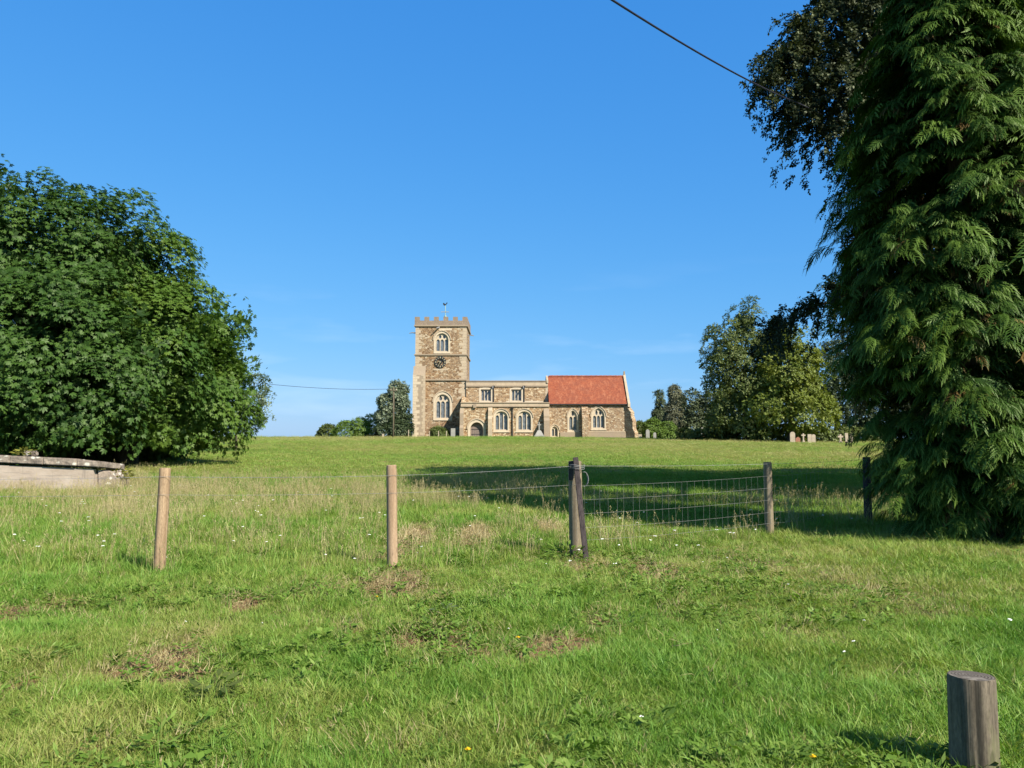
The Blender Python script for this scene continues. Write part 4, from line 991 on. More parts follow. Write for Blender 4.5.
# ------------------------------------------------------------------ stub post, lower right
x, y = gpt(975, 773); z0 = Hs(x, y); top = P(972.5, 675, y)[2]; rad = 21.3 / FPX * y * 1.0
g = G(); n_ = 72; rs = np.random.default_rng(9); prof = [1 + .022 * math.sin(3 * t + 1) + .014 * math.sin(7 * t) - .05 * math.exp(-((t - 4.35) / .07) ** 2) - .03 * math.exp(-((t - 5.3) / .06) ** 2) for t in np.linspace(0, 2 * math.pi, n_, endpoint=False)]
vs_, fs_ = [], []
levels = [(-.3, 1.02), (0, 1.02), (.15, 1.0), (.3, .99), (.42, .985)]
H0 = top - z0
for j, (zz_, rr_) in enumerate([(-.3, 1.03), (.0, 1.03), (H0 * .35, 1.01), (H0 * .7, 1.0), (H0 - .012, .99), (H0 - .002, .955)]):
    for k in range(n_):
        t = 2 * math.pi * k / n_; q = rad * rr_ * prof[k]
        vs_.append((x + q * math.cos(t), y + q * math.sin(t), z0 + zz_ + (.004 * math.cos(t + 2) if j >= 4 else 0)))
for j in range(5):
    for k in range(n_): fs_.append((j * n_ + k, j * n_ + (k + 1) % n_, (j + 1) * n_ + (k + 1) % n_, (j + 1) * n_ + k))
SPt = thing('stub_post', 'short thick weathered grey log post standing in the grass at the lower right corner', 'bollard', (x, y, z0))
G().add(vs_, fs_).build('shaft', MAT['wood_grey'], SPt, smooth=True)
g = G().add([(x + rad * .956 * prof[k] * math.cos(2 * math.pi * k / n_), y + rad * .956 * prof[k] * math.sin(2 * math.pi * k / n_), z0 + H0 - .002 + .004 * math.cos(2 * math.pi * k / n_ + 2)) for k in range(n_)] + [(x, y, z0 + H0 + .001)],
            [(k, (k + 1) % n_, n_) for k in range(n_)]); g.build('end_grain_top', MAT['endgrain'], SPt)

# ------------------------------------------------------------------ stone trough, left
yt_ = 24.0; xr = P(93, 480, yt_)[0]; zb_ = Hs(xr, yt_) - .1; zt0 = P(0, 466, yt_)[2]; ztop = P(0, 455, yt_)[2]
TR = thing('stone_trough', 'long low pale trough with a lichen spotted rim at the left edge of the meadow', 'trough', (xr - 2, yt_ + .6, 0))
xl_ = xr - 4.6
def tl(x_): return ztop + (x_ - P(0, 455, yt_)[0]) * -.045
g = G()
g.hexa([(xl_, yt_, zb_), (xr, yt_, zb_), (xr, yt_ + .16, zb_), (xl_, yt_ + .16, zb_)], [(xl_, yt_, tl(xl_) - .30), (xr, yt_, tl(xr) - .30), (xr, yt_ + .16, tl(xr) - .30), (xl_, yt_ + .16, tl(xl_) - .30)])
g.hexa([(xl_, yt_ + 1.25, zb_), (xr, yt_ + 1.25, zb_), (xr, yt_ + 1.4, zb_), (xl_, yt_ + 1.4, zb_)], [(xl_, yt_ + 1.25, tl(xl_) - .36), (xr, yt_ + 1.25, tl(xr) - .42), (xr, yt_ + 1.4, tl(xr) - .42), (xl_, yt_ + 1.4, tl(xl_) - .36)])
g.box(xr - .16, xr - .001, yt_ + .161, yt_ + 1.249, zb_, tl(xr) - .42); g.box(xl_ + .001, xl_ + .16, yt_ + .161, yt_ + 1.249, zb_, tl(xl_) - .42)
g.build('basin', MAT['concrete'], TR)
# rim in several slabs, uneven
rs = np.random.default_rng(3); xs_ = [xl_ - .1, xl_ + 1.0, xl_ + 2.15, xr - 1.45, xr - .45, xr + .22]
for a, b in zip(xs_[:-1], xs_[1:]):
    o1, o2 = rs.normal(size=2) * .012; t1_ = .17
    def q(z_): return [(a + .008, yt_ - .10 + o1, tl(a) - z_), (b - .008, yt_ - .10 + o1, tl(b) - z_), (b - .008, yt_ + 1.5, tl(b) - z_ - .14), (a + .008, yt_ + 1.5, tl(a) - z_ - .10)]
    G().hexa(q(t1_ + .05), q(o2)).build('rim_slab', MAT['lichen'], TR, bevel=.02)
G().hexa([(xr + .05, yt_ + .2, zb_), (xr + .4, yt_ + .5, zb_), (xr + .4, yt_ + 1.6, zb_), (xr + .05, yt_ + 1.6, zb_)], [(xr + .02, yt_ + .2, tl(xr) - .32), (xr + .22, yt_ + .5, tl(xr) - .42), (xr + .3, yt_ + 1.6, tl(xr) - .42), (xr + .02, yt_ + 1.6, tl(xr) - .3)]).build('broken_end', MAT['lichen'], TR, bevel=.03)
G().box(P(22, 452, yt_)[0] - .18, P(22, 452, yt_)[0] + .16, yt_ + .3, yt_ + .6, ztop - .06, ztop + .12).build('loose_stone', MAT['lichen'], TR, bevel=.04)
# plants growing on it
MAT['weed'] = leaf_mat('weed_leaves', (.075, .15, .02), (.13, .23, .03), (.21, .30, .06), .3, .06)
MAT['weed_yellow'] = leaf_mat('yellowing_weed', (.12, .14, .02), (.22, .22, .04), (.34, .32, .10), .3, .04)
def weed(name, label, c, rad, hgt, n, leaf, mat, seed, templ=None, group=None, cat='plant', flat=.5):
    r = np.random.default_rng(seed); a = r.uniform(0, 2 * math.pi, n); q = np.sqrt(r.random(n)) * rad
    pos = np.stack([c[0] + q * np.cos(a), c[1] + q * np.sin(a), c[2] + hgt * r.random(n) * (1 - .5 * q / rad) + .01], 1)
    fw = np.stack([np.cos(a), np.sin(a), r.uniform(-.1, .7, n)], 1); nr = unit(np.stack([r.normal(size=n) * flat, r.normal(size=n) * flat, np.ones(n)], 1))
    t_ = thing(name, label, cat, c, group)
    scatter('leaves', mat, t_, pos, fw, nr, leaf * r.uniform(.6, 1.3, n), templ or leaf_quad(.5, .06), r.random(n))
    g = G()
    for k in range(min(7, n)):
        g.tube([(c[0], c[1], c[2] - .03), ((c[0] + pos[k, 0]) / 2, (c[1] + pos[k, 1]) / 2, c[2] + (pos[k, 2] - c[2]) * .7), tuple(pos[k])], [.006, .005, .003], 5)
    g.build('stem', mat, t_)
    return t_
p = P(24, 450, yt_ + .3); weed('yellow_weed', 'pale yellow green weed growing on top of the trough rim', (p[0], p[1], ztop - .02), .26, .26, 60, .14, MAT['weed_yellow'], 1)
p = P(116, 464, yt_ + 1.2); weed('yellow_weed', 'yellow green creeper over the broken right end of the trough', (p[0], p[1], .35), .5, .48, 170, .16, MAT['weed_yellow'], 2)

# ------------------------------------------------------------------ cables and pole
cab = []
A = Vector(P(572, -26, 7.2)); B = Vector(P(800, 104, 15.5)); Cc = Vector(P(900, 150, 20.0))
for k in range(25):
    t = k / 24; p = A.lerp(B, t) - Vector((0, 0, .10 * 4 * t * (1 - t))); cab.append(p)
cab += [B.lerp(Cc, k / 5) for k in range(1, 6)]
cb = G().tube(cab, .0125, 8).build('overhead_cable', MAT['cable'], None, loc=tuple(cab[0]), smooth=True); tag(cb, 'thick dark cable slanting across the top of the sky into the beech', 'cable')
Yp = 104; xp = px_x(393.5, Yp, 410); zp = P(393.5, 387.5, Yp)[2]
UP = thing('utility_pole', 'thin grey pole left of the church tower in front of the silvery tree', 'pole', (xp, Yp, Hs(xp, Yp)))
G().tube([(xp, Yp, 1.5), (xp, Yp, 5), (xp, Yp, zp)], [.13, .11, .09], 10).build('pole_shaft', MAT['wood_grey'], UP, smooth=True)
G().box(xp - .45, xp + .45, Yp - .16, Yp - .095, zp - .45, zp - .34).build('cross_arm', MAT['wood_grey'], UP)
for s_ in (-.35, .35): G().tube([(xp + s_, Yp - .13, zp - .34), (xp + s_, Yp - .13, zp - .16)], [.05, .035], 8).build('insulator', MAT['ashlar_white'], UP)
a = Vector((xp - .35, Yp - .13, zp - .2)); b = Vector(P(180, 372, 80))
wr = G().tube([a.lerp(b, k / 20) - Vector((0, 0, .6 * 4 * (k / 20) * (1 - k / 20))) for k in range(21)], .022, 6).build('overhead_wire', MAT['cable'], None, loc=tuple(a)); tag(wr, 'thin wire sagging from the grey pole away behind the chestnuts', 'cable')

# ------------------------------------------------------------------ churchyard monuments
def headstone(px, Y, h, w_, mat, label, kind='round', lean=0, yb=None):
    h = h * (.78 if Y < 90 else 1)
    x = px_x(px, Y, 434); z = Hs(x, Y); t = .14
    if kind == 'round':
        pts = [(x - w_ / 2, z - .2), (x + w_ / 2, z - .2)] + [(x + w_ / 2 * math.cos(a), z + h - w_ / 2 + w_ / 2 * math.sin(a)) for a in np.linspace(0, math.pi, 10)]
    elif kind == 'point':
        pts = [(x - w_ / 2, z - .2), (x + w_ / 2, z - .2), (x + w_ / 2, z + h * .75), (x, z + h), (x - w_ / 2, z + h * .75)]
    elif kind == 'cross':
        a = w_ * .16; b = w_ / 2; zc = z + h - b * .9
        pts = [(x - a, z + .25), (x + a, z + .25), (x + a, zc - a), (x + b, zc - a), (x + b, zc + a), (x + a, zc + a), (x + a, z + h), (x - a, z + h), (x - a, zc + a), (x - b, zc + a), (x - b, zc - a), (x - a, zc - a)]
    else:
        pts = [(x - w_ / 2, z - .2), (x + w_ / 2, z - .2), (x + w_ / 2, z + h), (x - w_ / 2, z + h)]
    pts = [(p + lean * (q - z), q) for p, q in pts]
    g = G().prism(pts, Y, Y + t)
    if kind == 'cross': 
        g.box(x - w_ * .42, x + w_ * .42, Y - .18, Y + .32, z - .2, z + .12); g.box(x - w_ * .28, x + w_ * .28, Y - .08, Y + .22, z + .121, z + .27)
    o = g.build('headstone' if kind != 'cross' else 'stone_cross', MAT[mat], None, loc=(x, Y, z)); return tag(o, label, 'gravestone', 'gravestones round the church')
headstone(792.6, 87.5, 1.55, .55, 'stone_pale', 'tall pale rounded headstone below the yellow green tree, left of a small brown one', 'round')
headstone(797.6, 87.5, .85, .5, 'stone_red', 'short reddish headstone leaning beside the tall pale one', 'point', .08)
headstone(803.4, 87.5, 1.35, .45, 'stone_pale', 'narrow pale stone cross on a stepped base below the yellow green tree', 'cross')
headstone(809.6, 87.5, 1.25, .42, 'stone_pale', 'pale upright headstone, left one of a close pair below the tree', 'flat')
headstone(813.6, 87.5, 1.25, .42, 'stone_pale', 'pale yellowish headstone, right one of a close pair below the tree', 'round')
headstone(840.5, 88, 1.35, .6, 'stone_pale', 'pale headstone cross in the gap before the cypress', 'cross')
headstone(847, 87, 1.5, .32, 'stone_pale', 'slim pale headstone just left of the cypress, nearer the cross', 'flat', -.05)
headstone(851.2, 87, 1.55, .3, 'stone_pale', 'slim tall pale headstone touching the cypress edge', 'point', .02)
headstone(647.8, 110, 1.25, .5, 'stone_grey', 'grey rounded headstone nearest the right end of the chancel', 'round')
headstone(654.8, 110, .85, .4, 'stone_grey', 'small grey headstone in front of the bright green bush', 'round')
headstone(683.0, 111, .7, .4, 'stone_grey', 'small greyish headstone at the foot of the grey conifer', 'point')
headstone(694, 112, .45, .35, 'stone_pale', 'tiny pale headstone between the grey conifer and the red one', 'round')
headstone(702.3, 110, 1.6, .2, 'stone_grey', 'slim grey stone pillar left of the red headstone', 'flat')
headstone(705.8, 110, .95, .8, 'stone_red', 'broad red headstone under the dark trees', 'flat')
headstone(714, 110, .4, .4, 'stone_grey', 'low grey headstone right of the red one', 'round')
headstone(725.6, 110, 1.1, .25, 'stone_grey', 'thin grey headstone alone under the ragged tree', 'flat')
headstone(453.0, 109.5, 1.2, .6, 'stone_grey', 'grey upright headstone left of the church doorway', 'flat')
headstone(640.0, 111, .6, .5, 'stone_pale', 'low pale kerb stone at the foot of the corner buttress', 'flat')
headstone(383, 104, .45, .25, 'stone_pale', 'tiny pale marker stone beside the grey pole', 'flat')
# cross monument with a broad stepped pyramid base in front of the aisle
Ym = 109.5; xm = px_x(539.2, Ym, 430); zm = Hs(xm, Ym)
MO = thing('grave_monument', 'grey grave monument with pyramid base and slim cross before the aisle wall', 'monument', (xm, Ym, zm))
g = G()
for (h0, h1, a0, a1) in ((-.2, .25, .72, .70), (.251, .95, .60, .22)):
    g.hexa([(xm - a0, Ym - a0, zm + h0), (xm + a0, Ym - a0, zm + h0), (xm + a0, Ym + a0, zm + h0), (xm - a0, Ym + a0, zm + h0)], [(xm - a1, Ym - a1, zm + h1), (xm + a1, Ym - a1, zm + h1), (xm + a1, Ym + a1, zm + h1), (xm - a1, Ym + a1, zm + h1)])
g.build('base', MAT['stone_grey'], MO)
G().prism([(xm - .09, zm + .951), (xm + .09, zm + .951), (xm + .08, zm + 1.65), (xm + .26, zm + 1.65), (xm + .26, zm + 1.8), (xm + .08, zm + 1.8), (xm + .08, zm + 2.1), (xm - .08, zm + 2.1), (xm - .08, zm + 1.8), (xm - .26, zm + 1.8), (xm - .26, zm + 1.65), (xm - .08, zm + 1.65)], Ym - .08, Ym + .08).build('cross', MAT['stone_grey'], MO)
# little marker posts by the tower
for k, (px, h, lab) in enumerate(((429.5, .75, 'short pale marker post at the left foot of the tower buttress'), (438.6, .85, 'short pale marker post in front of the clipped bush, the middle of three'), (446.5, .85, 'short pale marker post between clipped bush and grey headstone'), (408.6, 1.0, 'short pale stake left of the tower in the shade'))):
    x = px_x(px, 109.8, 434); z = Hs(x, 109.8)
    o = G().prism([(x - .05, z - .2), (x + .05, z - .2), (x + .05, z + h - .04), (x, z + h), (x - .05, z + h - .04)], 109.75, 109.85).build('marker_post', MAT['stone_pale'], None, loc=(x, 109.8, z)); tag(o, lab, 'post', 'marker posts by the tower')

# ------------------------------------------------------------------ grass
TCOL = bpy.data.collections.new('grass_templates')
def blades(name, n, rad, h0, h1, wd, lean, mat, seed, seg=3, head=0, flower=None):
    r = np.random.default_rng(seed); V_, F_, T_ = [], [], []
    for k in range(n):
        a = r.uniform(0, 2 * math.pi); q = rad * math.sqrt(r.random()); b = np.array((q * math.cos(a), q * math.sin(a), -.02))
        az = a + r.normal() * 1.0; h = r.uniform(h0, h1); ln = lean * r.uniform(.2, 1.3) * h; d = np.array((math.cos(az), math.sin(az), 0)); s_ = np.array((-math.sin(az + r.normal() * .5), math.cos(az), 0)); s_ /= np.linalg.norm(s_)
        w0 = wd * r.uniform(.7, 1.2); b0 = len(V_); tt = r.random()
        for j in range(seg + 1):
            t = j / seg; p = b + d * ln * t ** 1.8 + np.array((0, 0, h * (t - .22 * t * t * min(1.5, lean * 1.5)))); ww = w0 * (1 - t ** 1.5) + (.0004 if not head else w0 * .4)
            V_ += [p - s_ * ww / 2, p + s_ * ww / 2]; T_ += [tt, tt]
        F_ += [(b0 + 2 * j, b0 + 2 * j + 1, b0 + 2 * j + 3, b0 + 2 * j + 2) for j in range(seg)]
        if head:
            tip = p
            for m_ in range(head):
                o_ = r.normal(size=3) * np.array((.007, .007, .0)) * (1 + m_ % 2) + np.array((0, 0, -.012 * m_)); ax = unit(np.array((r.normal() * .4, r.normal() * .4, 1.0))); sd_ = unit(np.cross(ax, r.normal(size=3))); b1 = len(V_); L = .022; c = tip + o_
                V_ += [c - ax * L * .5, c + sd_ * .005, c + ax * L * .5, c - sd_ * .005]; F_.append((b1, b1 + 1, b1 + 2, b1 + 3)); T_ += [tt] * 4
    o = mesh_np(name, np.array(V_), np.array(F_), mat, None, attrs={'tint': T_})
    C.objects.unlink(o); TCOL.objects.link(o); return o
def grass_mat(name, stops, ptrans=.35):
    m = M(name); oi = m.n('ObjectInfo')
    n1 = m.noise(m.coord((1, 1, 0), True), .55, 4, .6); n2 = m.noise(m.coord((1, 1, 0), True), 3.0, 3, .6)
    f = m.math('ADD', m.math('MULTIPLY', n1, .55), m.math('MULTIPLY', n2, .30))
    f = m.math('ADD', f, m.math('MULTIPLY', m.attr('dry', 'INSTANCER'), .34))
    f = m.math('ADD', f, m.math('MULTIPLY', m.attr('tint'), .24))
    f = m.math('ADD', f, m.math('MULTIPLY', oi.outputs['Random'], .10))
    return m.leaf(m.ramp(f, stops), ptrans, .05, .4)
GSTOPS = [(.31, (.048, .140, .016)), (.46, (.100, .235, .027)), (.62, (.175, .312, .043)), (.78, (.275, .335, .070)), (1.0, (.41, .35, .15))]
MAT['grass'] = grass_mat('meadow_grass', GSTOPS)
MAT['straw'] = grass_mat('dry_stems', [(.3, (.24, .23, .08)), (.6, (.38, .32, .15)), (.95, (.50, .40, .23))], .3)
mstr = M('white_petals'); MAT['petal'] = mstr.pbr((.80, .80, .74), .7, .2)
mstr = M('yellow_petals'); MAT['yellow'] = mstr.pbr((.85, .58, .02), .6, .2)
T_idx = {}
for k in range(5): blades('grass_clump_a%d' % k, 38, .10, .030, .100, .0055, 1.15, MAT['grass'], 100 + k)      # 0-4 lawn
for k in range(3): blades('grass_clump_b%d' % k, 46, .20, .10, .30, .009, .5, MAT['grass'], 110 + k)        # 5-7 rough
for k in range(3): blades('grass_clump_c%d' % k, 9, .16, .26, .58, .0042, .32, MAT['straw'], 120 + k, 4, 7)      # 8-10 seed stems
for k in range(2): blades('grass_clump_d%d' % k, 60, .42, .03, .085, .012, .9, MAT['grass'], 130 + k, 2)      # 11-12 far pasture tufts
for k in range(2): blades('grass_clump_e%d' % k, 18, .13, .03, .09, .004, 1.1, MAT['straw'], 140 + k)       # 13-14 thatch
for k in range(3):                                                                                     # 15-17 small broad leaves
    rr_ = np.random.default_rng(150 + k); n_ = 9 + 3 * k; a_ = rr_.uniform(0, 6.283, n_); V_ = []; F_ = []; T_ = []
    for j in range(n_):
        L_ = rr_.uniform(.025, .06); w2 = L_ * (.55 if k < 2 else .3); d_ = np.array((math.cos(a_[j]), math.sin(a_[j]), 0)); s2 = np.array((-math.sin(a_[j]), math.cos(a_[j]), 0)); o_ = d_ * rr_.uniform(0, .05) + np.array((0, 0, rr_.uniform(.02, .06))); b_ = len(V_); tl_ = rr_.uniform(-.01, .02)
        V_ += [o_, o_ + d_ * L_ * .45 - s2 * w2 / 2 + (0, 0, .008), o_ + d_ * L_ + (0, 0, tl_), o_ + d_ * L_ * .45 + s2 * w2 / 2 + (0, 0, .008)]; F_.append((b_, b_ + 1, b_ + 2, b_ + 3)); T_ += [rr_.random()] * 4
    o_ = mesh_np('grass_clump_f%d' % k, np.array(V_), np.array(F_), MAT['weed'], None, attrs={'tint': T_}); C.objects.unlink(o_); TCOL.objects.link(o_)

def instancer(name, label, cat, pts, rot, scl, idx, dry, kind='stuff'):
    me = bpy.data.meshes.new(name); n = len(pts); me.vertices.add(n); me.vertices.foreach_set('co', np.asarray(pts, np.float32).ravel())
    def at(nm, ty, v, key): a = me.attributes.new(nm, ty, 'POINT'); a.data.foreach_set(key, np.asarray(v).ravel())
    at('rot', 'FLOAT_VECTOR', rot.astype(np.float32), 'vector'); at('scl', 'FLOAT_VECTOR', scl.astype(np.float32), 'vector')
    at('idx', 'INT', idx.astype(np.int32), 'value'); at('dry', 'FLOAT', dry.astype(np.float32), 'value')
    o = bpy.data.objects.new(name, me); C.objects.link(o); tag(o, label, cat, kind=kind)
    ng = bpy.data.node_groups.new(name + '_nodes', 'GeometryNodeTree')
    ng.interface.new_socket('Geometry', in_out='INPUT', socket_type='NodeSocketGeometry'); ng.interface.new_socket('Geometry', in_out='OUTPUT', socket_type='NodeSocketGeometry')
    N = ng.nodes; Lk = ng.links; gi = N.new('NodeGroupInput'); go = N.new('NodeGroupOutput')
    ci = N.new('GeometryNodeCollectionInfo'); ci.inputs['Collection'].default_value = TCOL; ci.inputs['Separate Children'].default_value = True; ci.inputs['Reset Children'].default_value = True
    ip = N.new('GeometryNodeInstanceOnPoints'); ip.inputs['Pick Instance'].default_value = True
    def na(nm, ty):
        a = N.new('GeometryNodeInputNamedAttribute'); a.data_type = ty; a.inputs['Name'].default_value = nm; return a.outputs['Attribute']
    Lk.new(gi.outputs[0], ip.inputs['Points']); Lk.new(ci.outputs[0], ip.inputs['Instance']); Lk.new(na('idx', 'INT'), ip.inputs['Instance Index'])
    Lk.new(na('rot', 'FLOAT_VECTOR'), ip.inputs['Rotation']); Lk.new(na('scl', 'FLOAT_VECTOR'), ip.inputs['Scale']); Lk.new(ip.outputs[0], go.inputs[0])
    md = o.modifiers.new('instances', 'NODES'); md.node_group = ng
    return o

def fence_y(x):
    return np.interp(x, [-20, -4.33, -1.5, .9, 4.3, 7.3, 12], [9.4, 9.8, 10.1, 11.1, 13.4, 16.0, 20])
def view_pts(n, y0, y1, r, margin=1.12, power=1.0, xpad=.5):
    y = y0 + (y1 - y0) * r.random(n) ** power; x = (r.random(n) * 2 - 1) * (y * .64 * margin + xpad); return x, y
def pack(x, y, s0, s1, ids, r, tilt=.22, sz=None):
    n = len(x); z = H(x, y); rot = np.stack([r.normal(size=n) * tilt, r.normal(size=n) * tilt, r.uniform(0, 6.283, n)], 1)
    s = r.uniform(s0, s1, n); scl = np.stack([s, s, s * r.uniform(.75, 1.25, n)], 1)
    return np.stack([x, y, z], 1), rot, scl, r.choice(ids, n), dryness(x, y)
r = np.random.default_rng(77)
A = []
# near lawn, density falls with distance
def keep_area(n, y0, y1, wide=.6):      # uniform over ground area
    y = np.sqrt(r.random(n) * (y1 ** 2 - y0 ** 2) + y0 ** 2); x = (r.random(n) * 2 - 1) * (y * .70 + wide); return x, y
x, y = keep_area(52000, 1.2, 7, 3.4); b = bare(x, y); k = r.random(len(x)) > b * 1.25; x, y, b = x[k], y[k], b[k]
q = pack(x, y, .7, 1.35, [0, 1, 2, 3, 4], r); q[2][:] *= (1 - .5 * b)[:, None] * (.62 + .75 * noise2(x, y, .55, 41) * (noise2(x, y, 1.7, 42) + .45))[:, None]; q[4][:] += b * .6; A.append(q)
x, y = keep_area(50000, 7, 15, 3.4); b = bare(x, y); k = r.random(len(x)) > b * 1.2; x, y, b = x[k], y[k], b[k]
q = pack(x, y, .8, 1.5, [0, 1, 2, 3, 4], r); q[2][:] *= (1 - .5 * b)[:, None] * (.62 + .7 * noise2(x, y, .7, 43) * (noise2(x, y, 1.9, 42) + .45))[:, None]; q[4][:] += b * .5; A.append(q)
x, y = keep_area(34000, 15, 32, 3.4); q = pack(x, y, 1.2, 2.2, [0, 1, 2, 3, 4], r); A.append(q)
# thatch in worn patches
x, y = keep_area(40000, 2.6, 15); b = bare(x, y); k = r.random(len(x)) < b * .8; x, y = x[k], y[k]; q = pack(x, y, .7, 1.3, [13, 14], r, .5); A.append(q)
x, y = keep_area(9000, 3, 15); q = pack(x, y, .6, 1.3, [13, 14], r, .3); A.append(q)
# small broad leaved weeds, in patches
x, y = keep_area(9000, 2.8, 13); k = (noise2(x, y, 1.1, 50) > .70) | (r.random(len(x)) < .03); k |= (bare(x, y) > .25) & (r.random(len(x)) < .5); q = pack(x[k], y[k], .7, 1.5, [15, 16, 17], r, .2); A.append(q)
# lusher tussocks
x, y = keep_area(1500, 3, 12); k = noise2(x, y, .8, 44) > .72; q = pack(x[k], y[k], .30, .75, [5, 6, 7], r); q[4][:] *= .2; A.append(q)
cat5 = [np.concatenate([a[j] for a in A]) for j in range(5)]
instancer('grass', 'short green meadow grass covering the foreground up to and past the fence', 'grass', *cat5)
print('lawn clumps', len(cat5[0]))
# rough zone behind the fence, mostly left
A = []
x, y = keep_area(15000, 9.5, 30); fy = fence_y(x); left = np.clip((2.2 - x) / 2.5, 0, 1) * (y > fy - .3); strip = np.exp(-((y - fy - .25) / .45) ** 2) * (x > .5)
far_strip = np.exp(-((y - 20.5 + .15 * x) / 1.1) ** 2) * (x > -4)
edge = np.clip(1 - (y - 26) / 4, 0, 1)
w_ = np.clip(left * edge + 1.3 * strip + far_strip * .9, 0, 1) * (bare(x, y) < .25); k = r.random(len(x)) < w_ * (.35 + noise2(x, y, 1.4, 45)); q = pack(x[k], y[k], .55, 1.15, [5, 6, 7], r); q[4][:] = np.clip(q[4] * .7 + .1, 0, 1); q[2][:, 2] *= .8; A.append(q)
kk = r.random(len(x)) < w_ * (.22 + .35 * np.clip((y - 15) / 5, 0, 1)) * (.25 + (noise2(x, y, 1.6, 46) > .5)); q = pack(x[kk], y[kk], .55, 1.1, [8, 9, 10], r, .16); A.append(q)
x, y = keep_area(260, 3.4, 10); q = pack(x, y, .4, .8, [8, 9, 10], r, .3)
q[2][:] *= .7; A.append(tuple(v[:14] for v in q))
for (px, py) in ((410, 541), (475, 537), (546, 527)):       # dead brown tufts
    X0, Y0 = gpt(px, py); x = X0 + r.normal(size=60) * .14; y = Y0 + r.normal(size=60) * .20; q = pack(x, y, 1.2, 2.4, [13, 14], r, .5); q[4][:] = 1.0; A.append(q)
# clumps of long stems near the thick post and by the cypress
for (px, py, n_, sp_) in ((622, 548, 9, .35), (600, 540, 6, .3), (835, 522, 14, .6), (885, 520, 10, .5), (800, 515, 8, .5), (365, 490, 10, .6), (150, 480, 12, 1.0), (300, 500, 16, 1.2)):
    X0, Y0 = gpt(px, py); x = X0 + r.normal(size=n_) * sp_; y = Y0 + r.normal(size=n_) * sp_ * .6; A.append(pack(x, y, .8, 1.25, [8, 9, 10], r, .2))
cat5 = [np.concatenate([a[j] for a in A]) for j in range(5)]
instancer('tall_grass', 'taller rough grass with pale seed heads behind and along the fence', 'grass', *cat5)
# far pasture
x, y = keep_area(52000, 30, 109); k = (r.random(len(x)) < np.clip(1.25 - y / 150, 0, 1)); x, y = x[k], y[k]
q = list(pack(x, y, .8, 1.5, [11, 12], r)); q[4] = np.clip(.30 + .22 * np.clip((y - 45) / 35, 0, 1) + 1.15 * (noise2(x * .6, y, 11, 47) - .42) + .7 * (noise2(x * .7, y, 3.5, 48) - .5) + .15 * np.clip(x / 20, 0, 1), 0, 1)
instancer('pasture_grass', 'short cropped pasture grass on the slope up to the church', 'grass', *q)

# white flower heads in the rough grass (yarrow): one object
r = np.random.default_rng(88); V_, F_ = [], []
g = G(); ST = G()
def flower_head(g, x, y, h, rad, r):
    z = Hs(x, y); lx, ly = r.normal(size=2) * .04
    ST.tube([(x, y, z), (x + lx, y + ly, z + h)], .0014, 3, cap=False)
    for k in range(5):
        a = r.uniform(0, 6.28); q = rad * math.sqrt(r.random()); c = (x + lx + q * math.cos(a), y + ly + q * math.sin(a), z + h + .006 * r.random())
        n_ = 6; s_ = rad * .5; g.add([(c[0] + s_ * math.cos(2 * math.pi * j / n_), c[1] + s_ * math.sin(2 * math.pi * j / n_), c[2]) for j in range(n_)] + [(c[0], c[1], c[2] + s_ * .6)], [(j, (j + 1) % n_, n_) for j in range(n_)])
for k in range(150):
    y = 9 + 14 * r.random(); x = (r.random() * 2 - 1) * y * .66
    if x > 2.5 and abs(y - float(fence_y(x))) > 1.5: continue
    flower_head(g, x, y, r.uniform(.15, .34), .02, r)
for (px, py, rad, h) in ((1015, 637, .022, .12), (860, 632, .010, .10), (848, 655, .014, .1), (838, 662, .012, .08), (651, 725, .012, .07), (510, 634, .010, .05), (720, 640, .008, .08), (545, 570, .01, .1), (705, 570, .01, .1), (724, 567, .012, .12), (790, 597, .01, .1), (420, 560, .008, .1), (268, 628, .008, .06), (181, 628, .008, .06)):
    x, y = gpt(px, py); flower_head(g, x, y, h, rad, r)
o = g.build('white_flowers', MAT['petal'], None, loc=(0, 12, 0)); tag(o, 'scattered small white flower heads among the grass', 'flowers', kind='stuff')
so = ST.build('stem', MAT['weed'], o); so['kind'] = 'stuff'

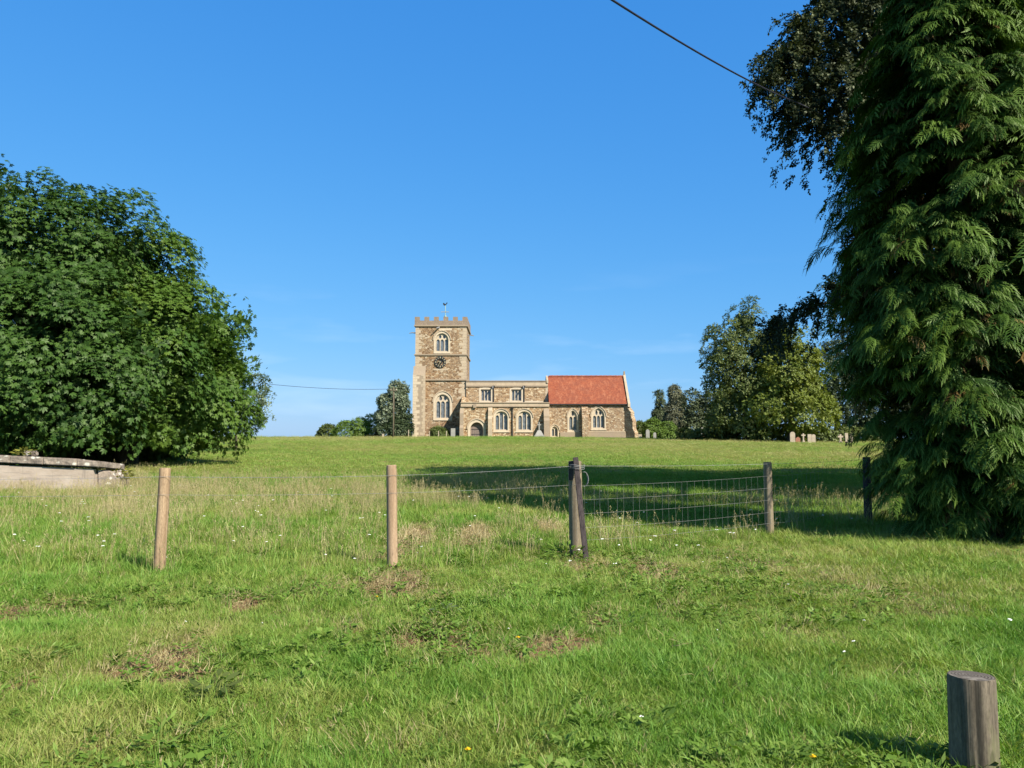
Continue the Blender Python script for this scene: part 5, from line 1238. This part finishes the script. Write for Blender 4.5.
# dandelions
def dandelion(px, py, label, s=1.0):
    x, y = gpt(px, py); z = Hs(x, y); h = .075
    t_ = thing('dandelion', label, 'flower', (x, y, z), 'yellow dandelions in the grass')
    G().tube([(x, y, z - .02), (x + .004, y, z + h * .6), (x, y - .006, z + h)], .0022, 6).build('stem', MAT['weed'], t_)
    g = G()
    for ring, (rr_, zz_, n_) in enumerate(((.017, 0, 14), (.011, .004, 11), (.005, .008, 7))):
        for k in range(n_):
            a = 2 * math.pi * k / n_ + ring * .3; ca, sa = math.cos(a), math.sin(a); R_ = rr_ * s
            g.add([(x, y - .006, z + h + zz_ - .002), (x + ca * R_ * .6 - sa * .0022 * s, y - .006 + sa * R_ * .6 + ca * .0022 * s, z + h + zz_ + .003), (x + ca * R_, y - .006 + sa * R_, z + h + zz_ + .004), (x + ca * R_ * .6 + sa * .0022 * s, y - .006 + sa * R_ * .6 - ca * .0022 * s, z + h + zz_ + .003)], [(0, 1, 2, 3)])
    g.build('flower_head', MAT['yellow'], t_)
dandelion(518, 646, 'yellow dandelion beside the bare soil patch below the thick fence post', 1.3)
dandelion(468, 757, 'yellow dandelion low in the grass near the bottom middle edge', 1.1)
dandelion(813, 768, 'yellow dandelion in the lawn left of the stub post by its shadow tip', 1.1)
dandelion(946, 772, 'yellow dandelion right against the left foot of the stub post', 1.2)
dandelion(377, 604, 'tiny yellow dandelion left of the broad leaved weeds below the second post', .9)

# broad-leaved weeds
def wpos(px, py): x, y = gpt(px, py); return (x, y, Hs(x, y))
BL = (np.array([(0, 0, 0), (.3, -.17, .05), (.7, -.16, .03), (1, 0, -.05), (.7, .16, .03), (.3, .17, .05)]), np.array([(0, 1, 2, 3, 4, 5)]))
weed('broad_weed', 'dark green nettle like weed clump beside the worn patch at lower left', wpos(214, 697), .13, 0.19, 60, .085, MAT['mid_leaf'], 61, BL, 'broad leaved weeds')
weed('broad_weed', 'light green broad leaved weed left of the soil patch near the centre', wpos(438, 634), .20, 0.13, 70, .07, MAT['weed'], 62, BL, 'broad leaved weeds')
weed('broad_weed', 'yellowish creeping weed right of the soil patch near the centre', wpos(628, 628), .30, 0.11, 90, .06, MAT['weed'], 63, BL, 'broad leaved weeds')
weed('broad_weed', 'bluish green weed beside the light green one, just behind its left edge', wpos(446, 617), .12, .10, 60, .05, MAT['greygreen'], 64, BL, 'broad leaved weeds')
weed('broad_weed', 'spiky bright green weed tuft in front of the netting', wpos(748, 575), .20, 0.17, 60, .12, MAT['weed'], 65, leaf_quad(.2, .03), 'broad leaved weeds')
weed('broad_weed', 'dense tuft of short coarse blades at the lower left of the meadow', wpos(42, 662), .24, .10, 300, .065, MAT['weed'], 66, leaf_quad(.16, .03), 'broad leaved weeds')
weed('broad_weed', 'tall green weed tuft at the foot of the thick fence post', wpos(568, 558), .30, .26, 150, .17, MAT['weed'], 67, leaf_quad(.14, .03), 'broad leaved weeds')
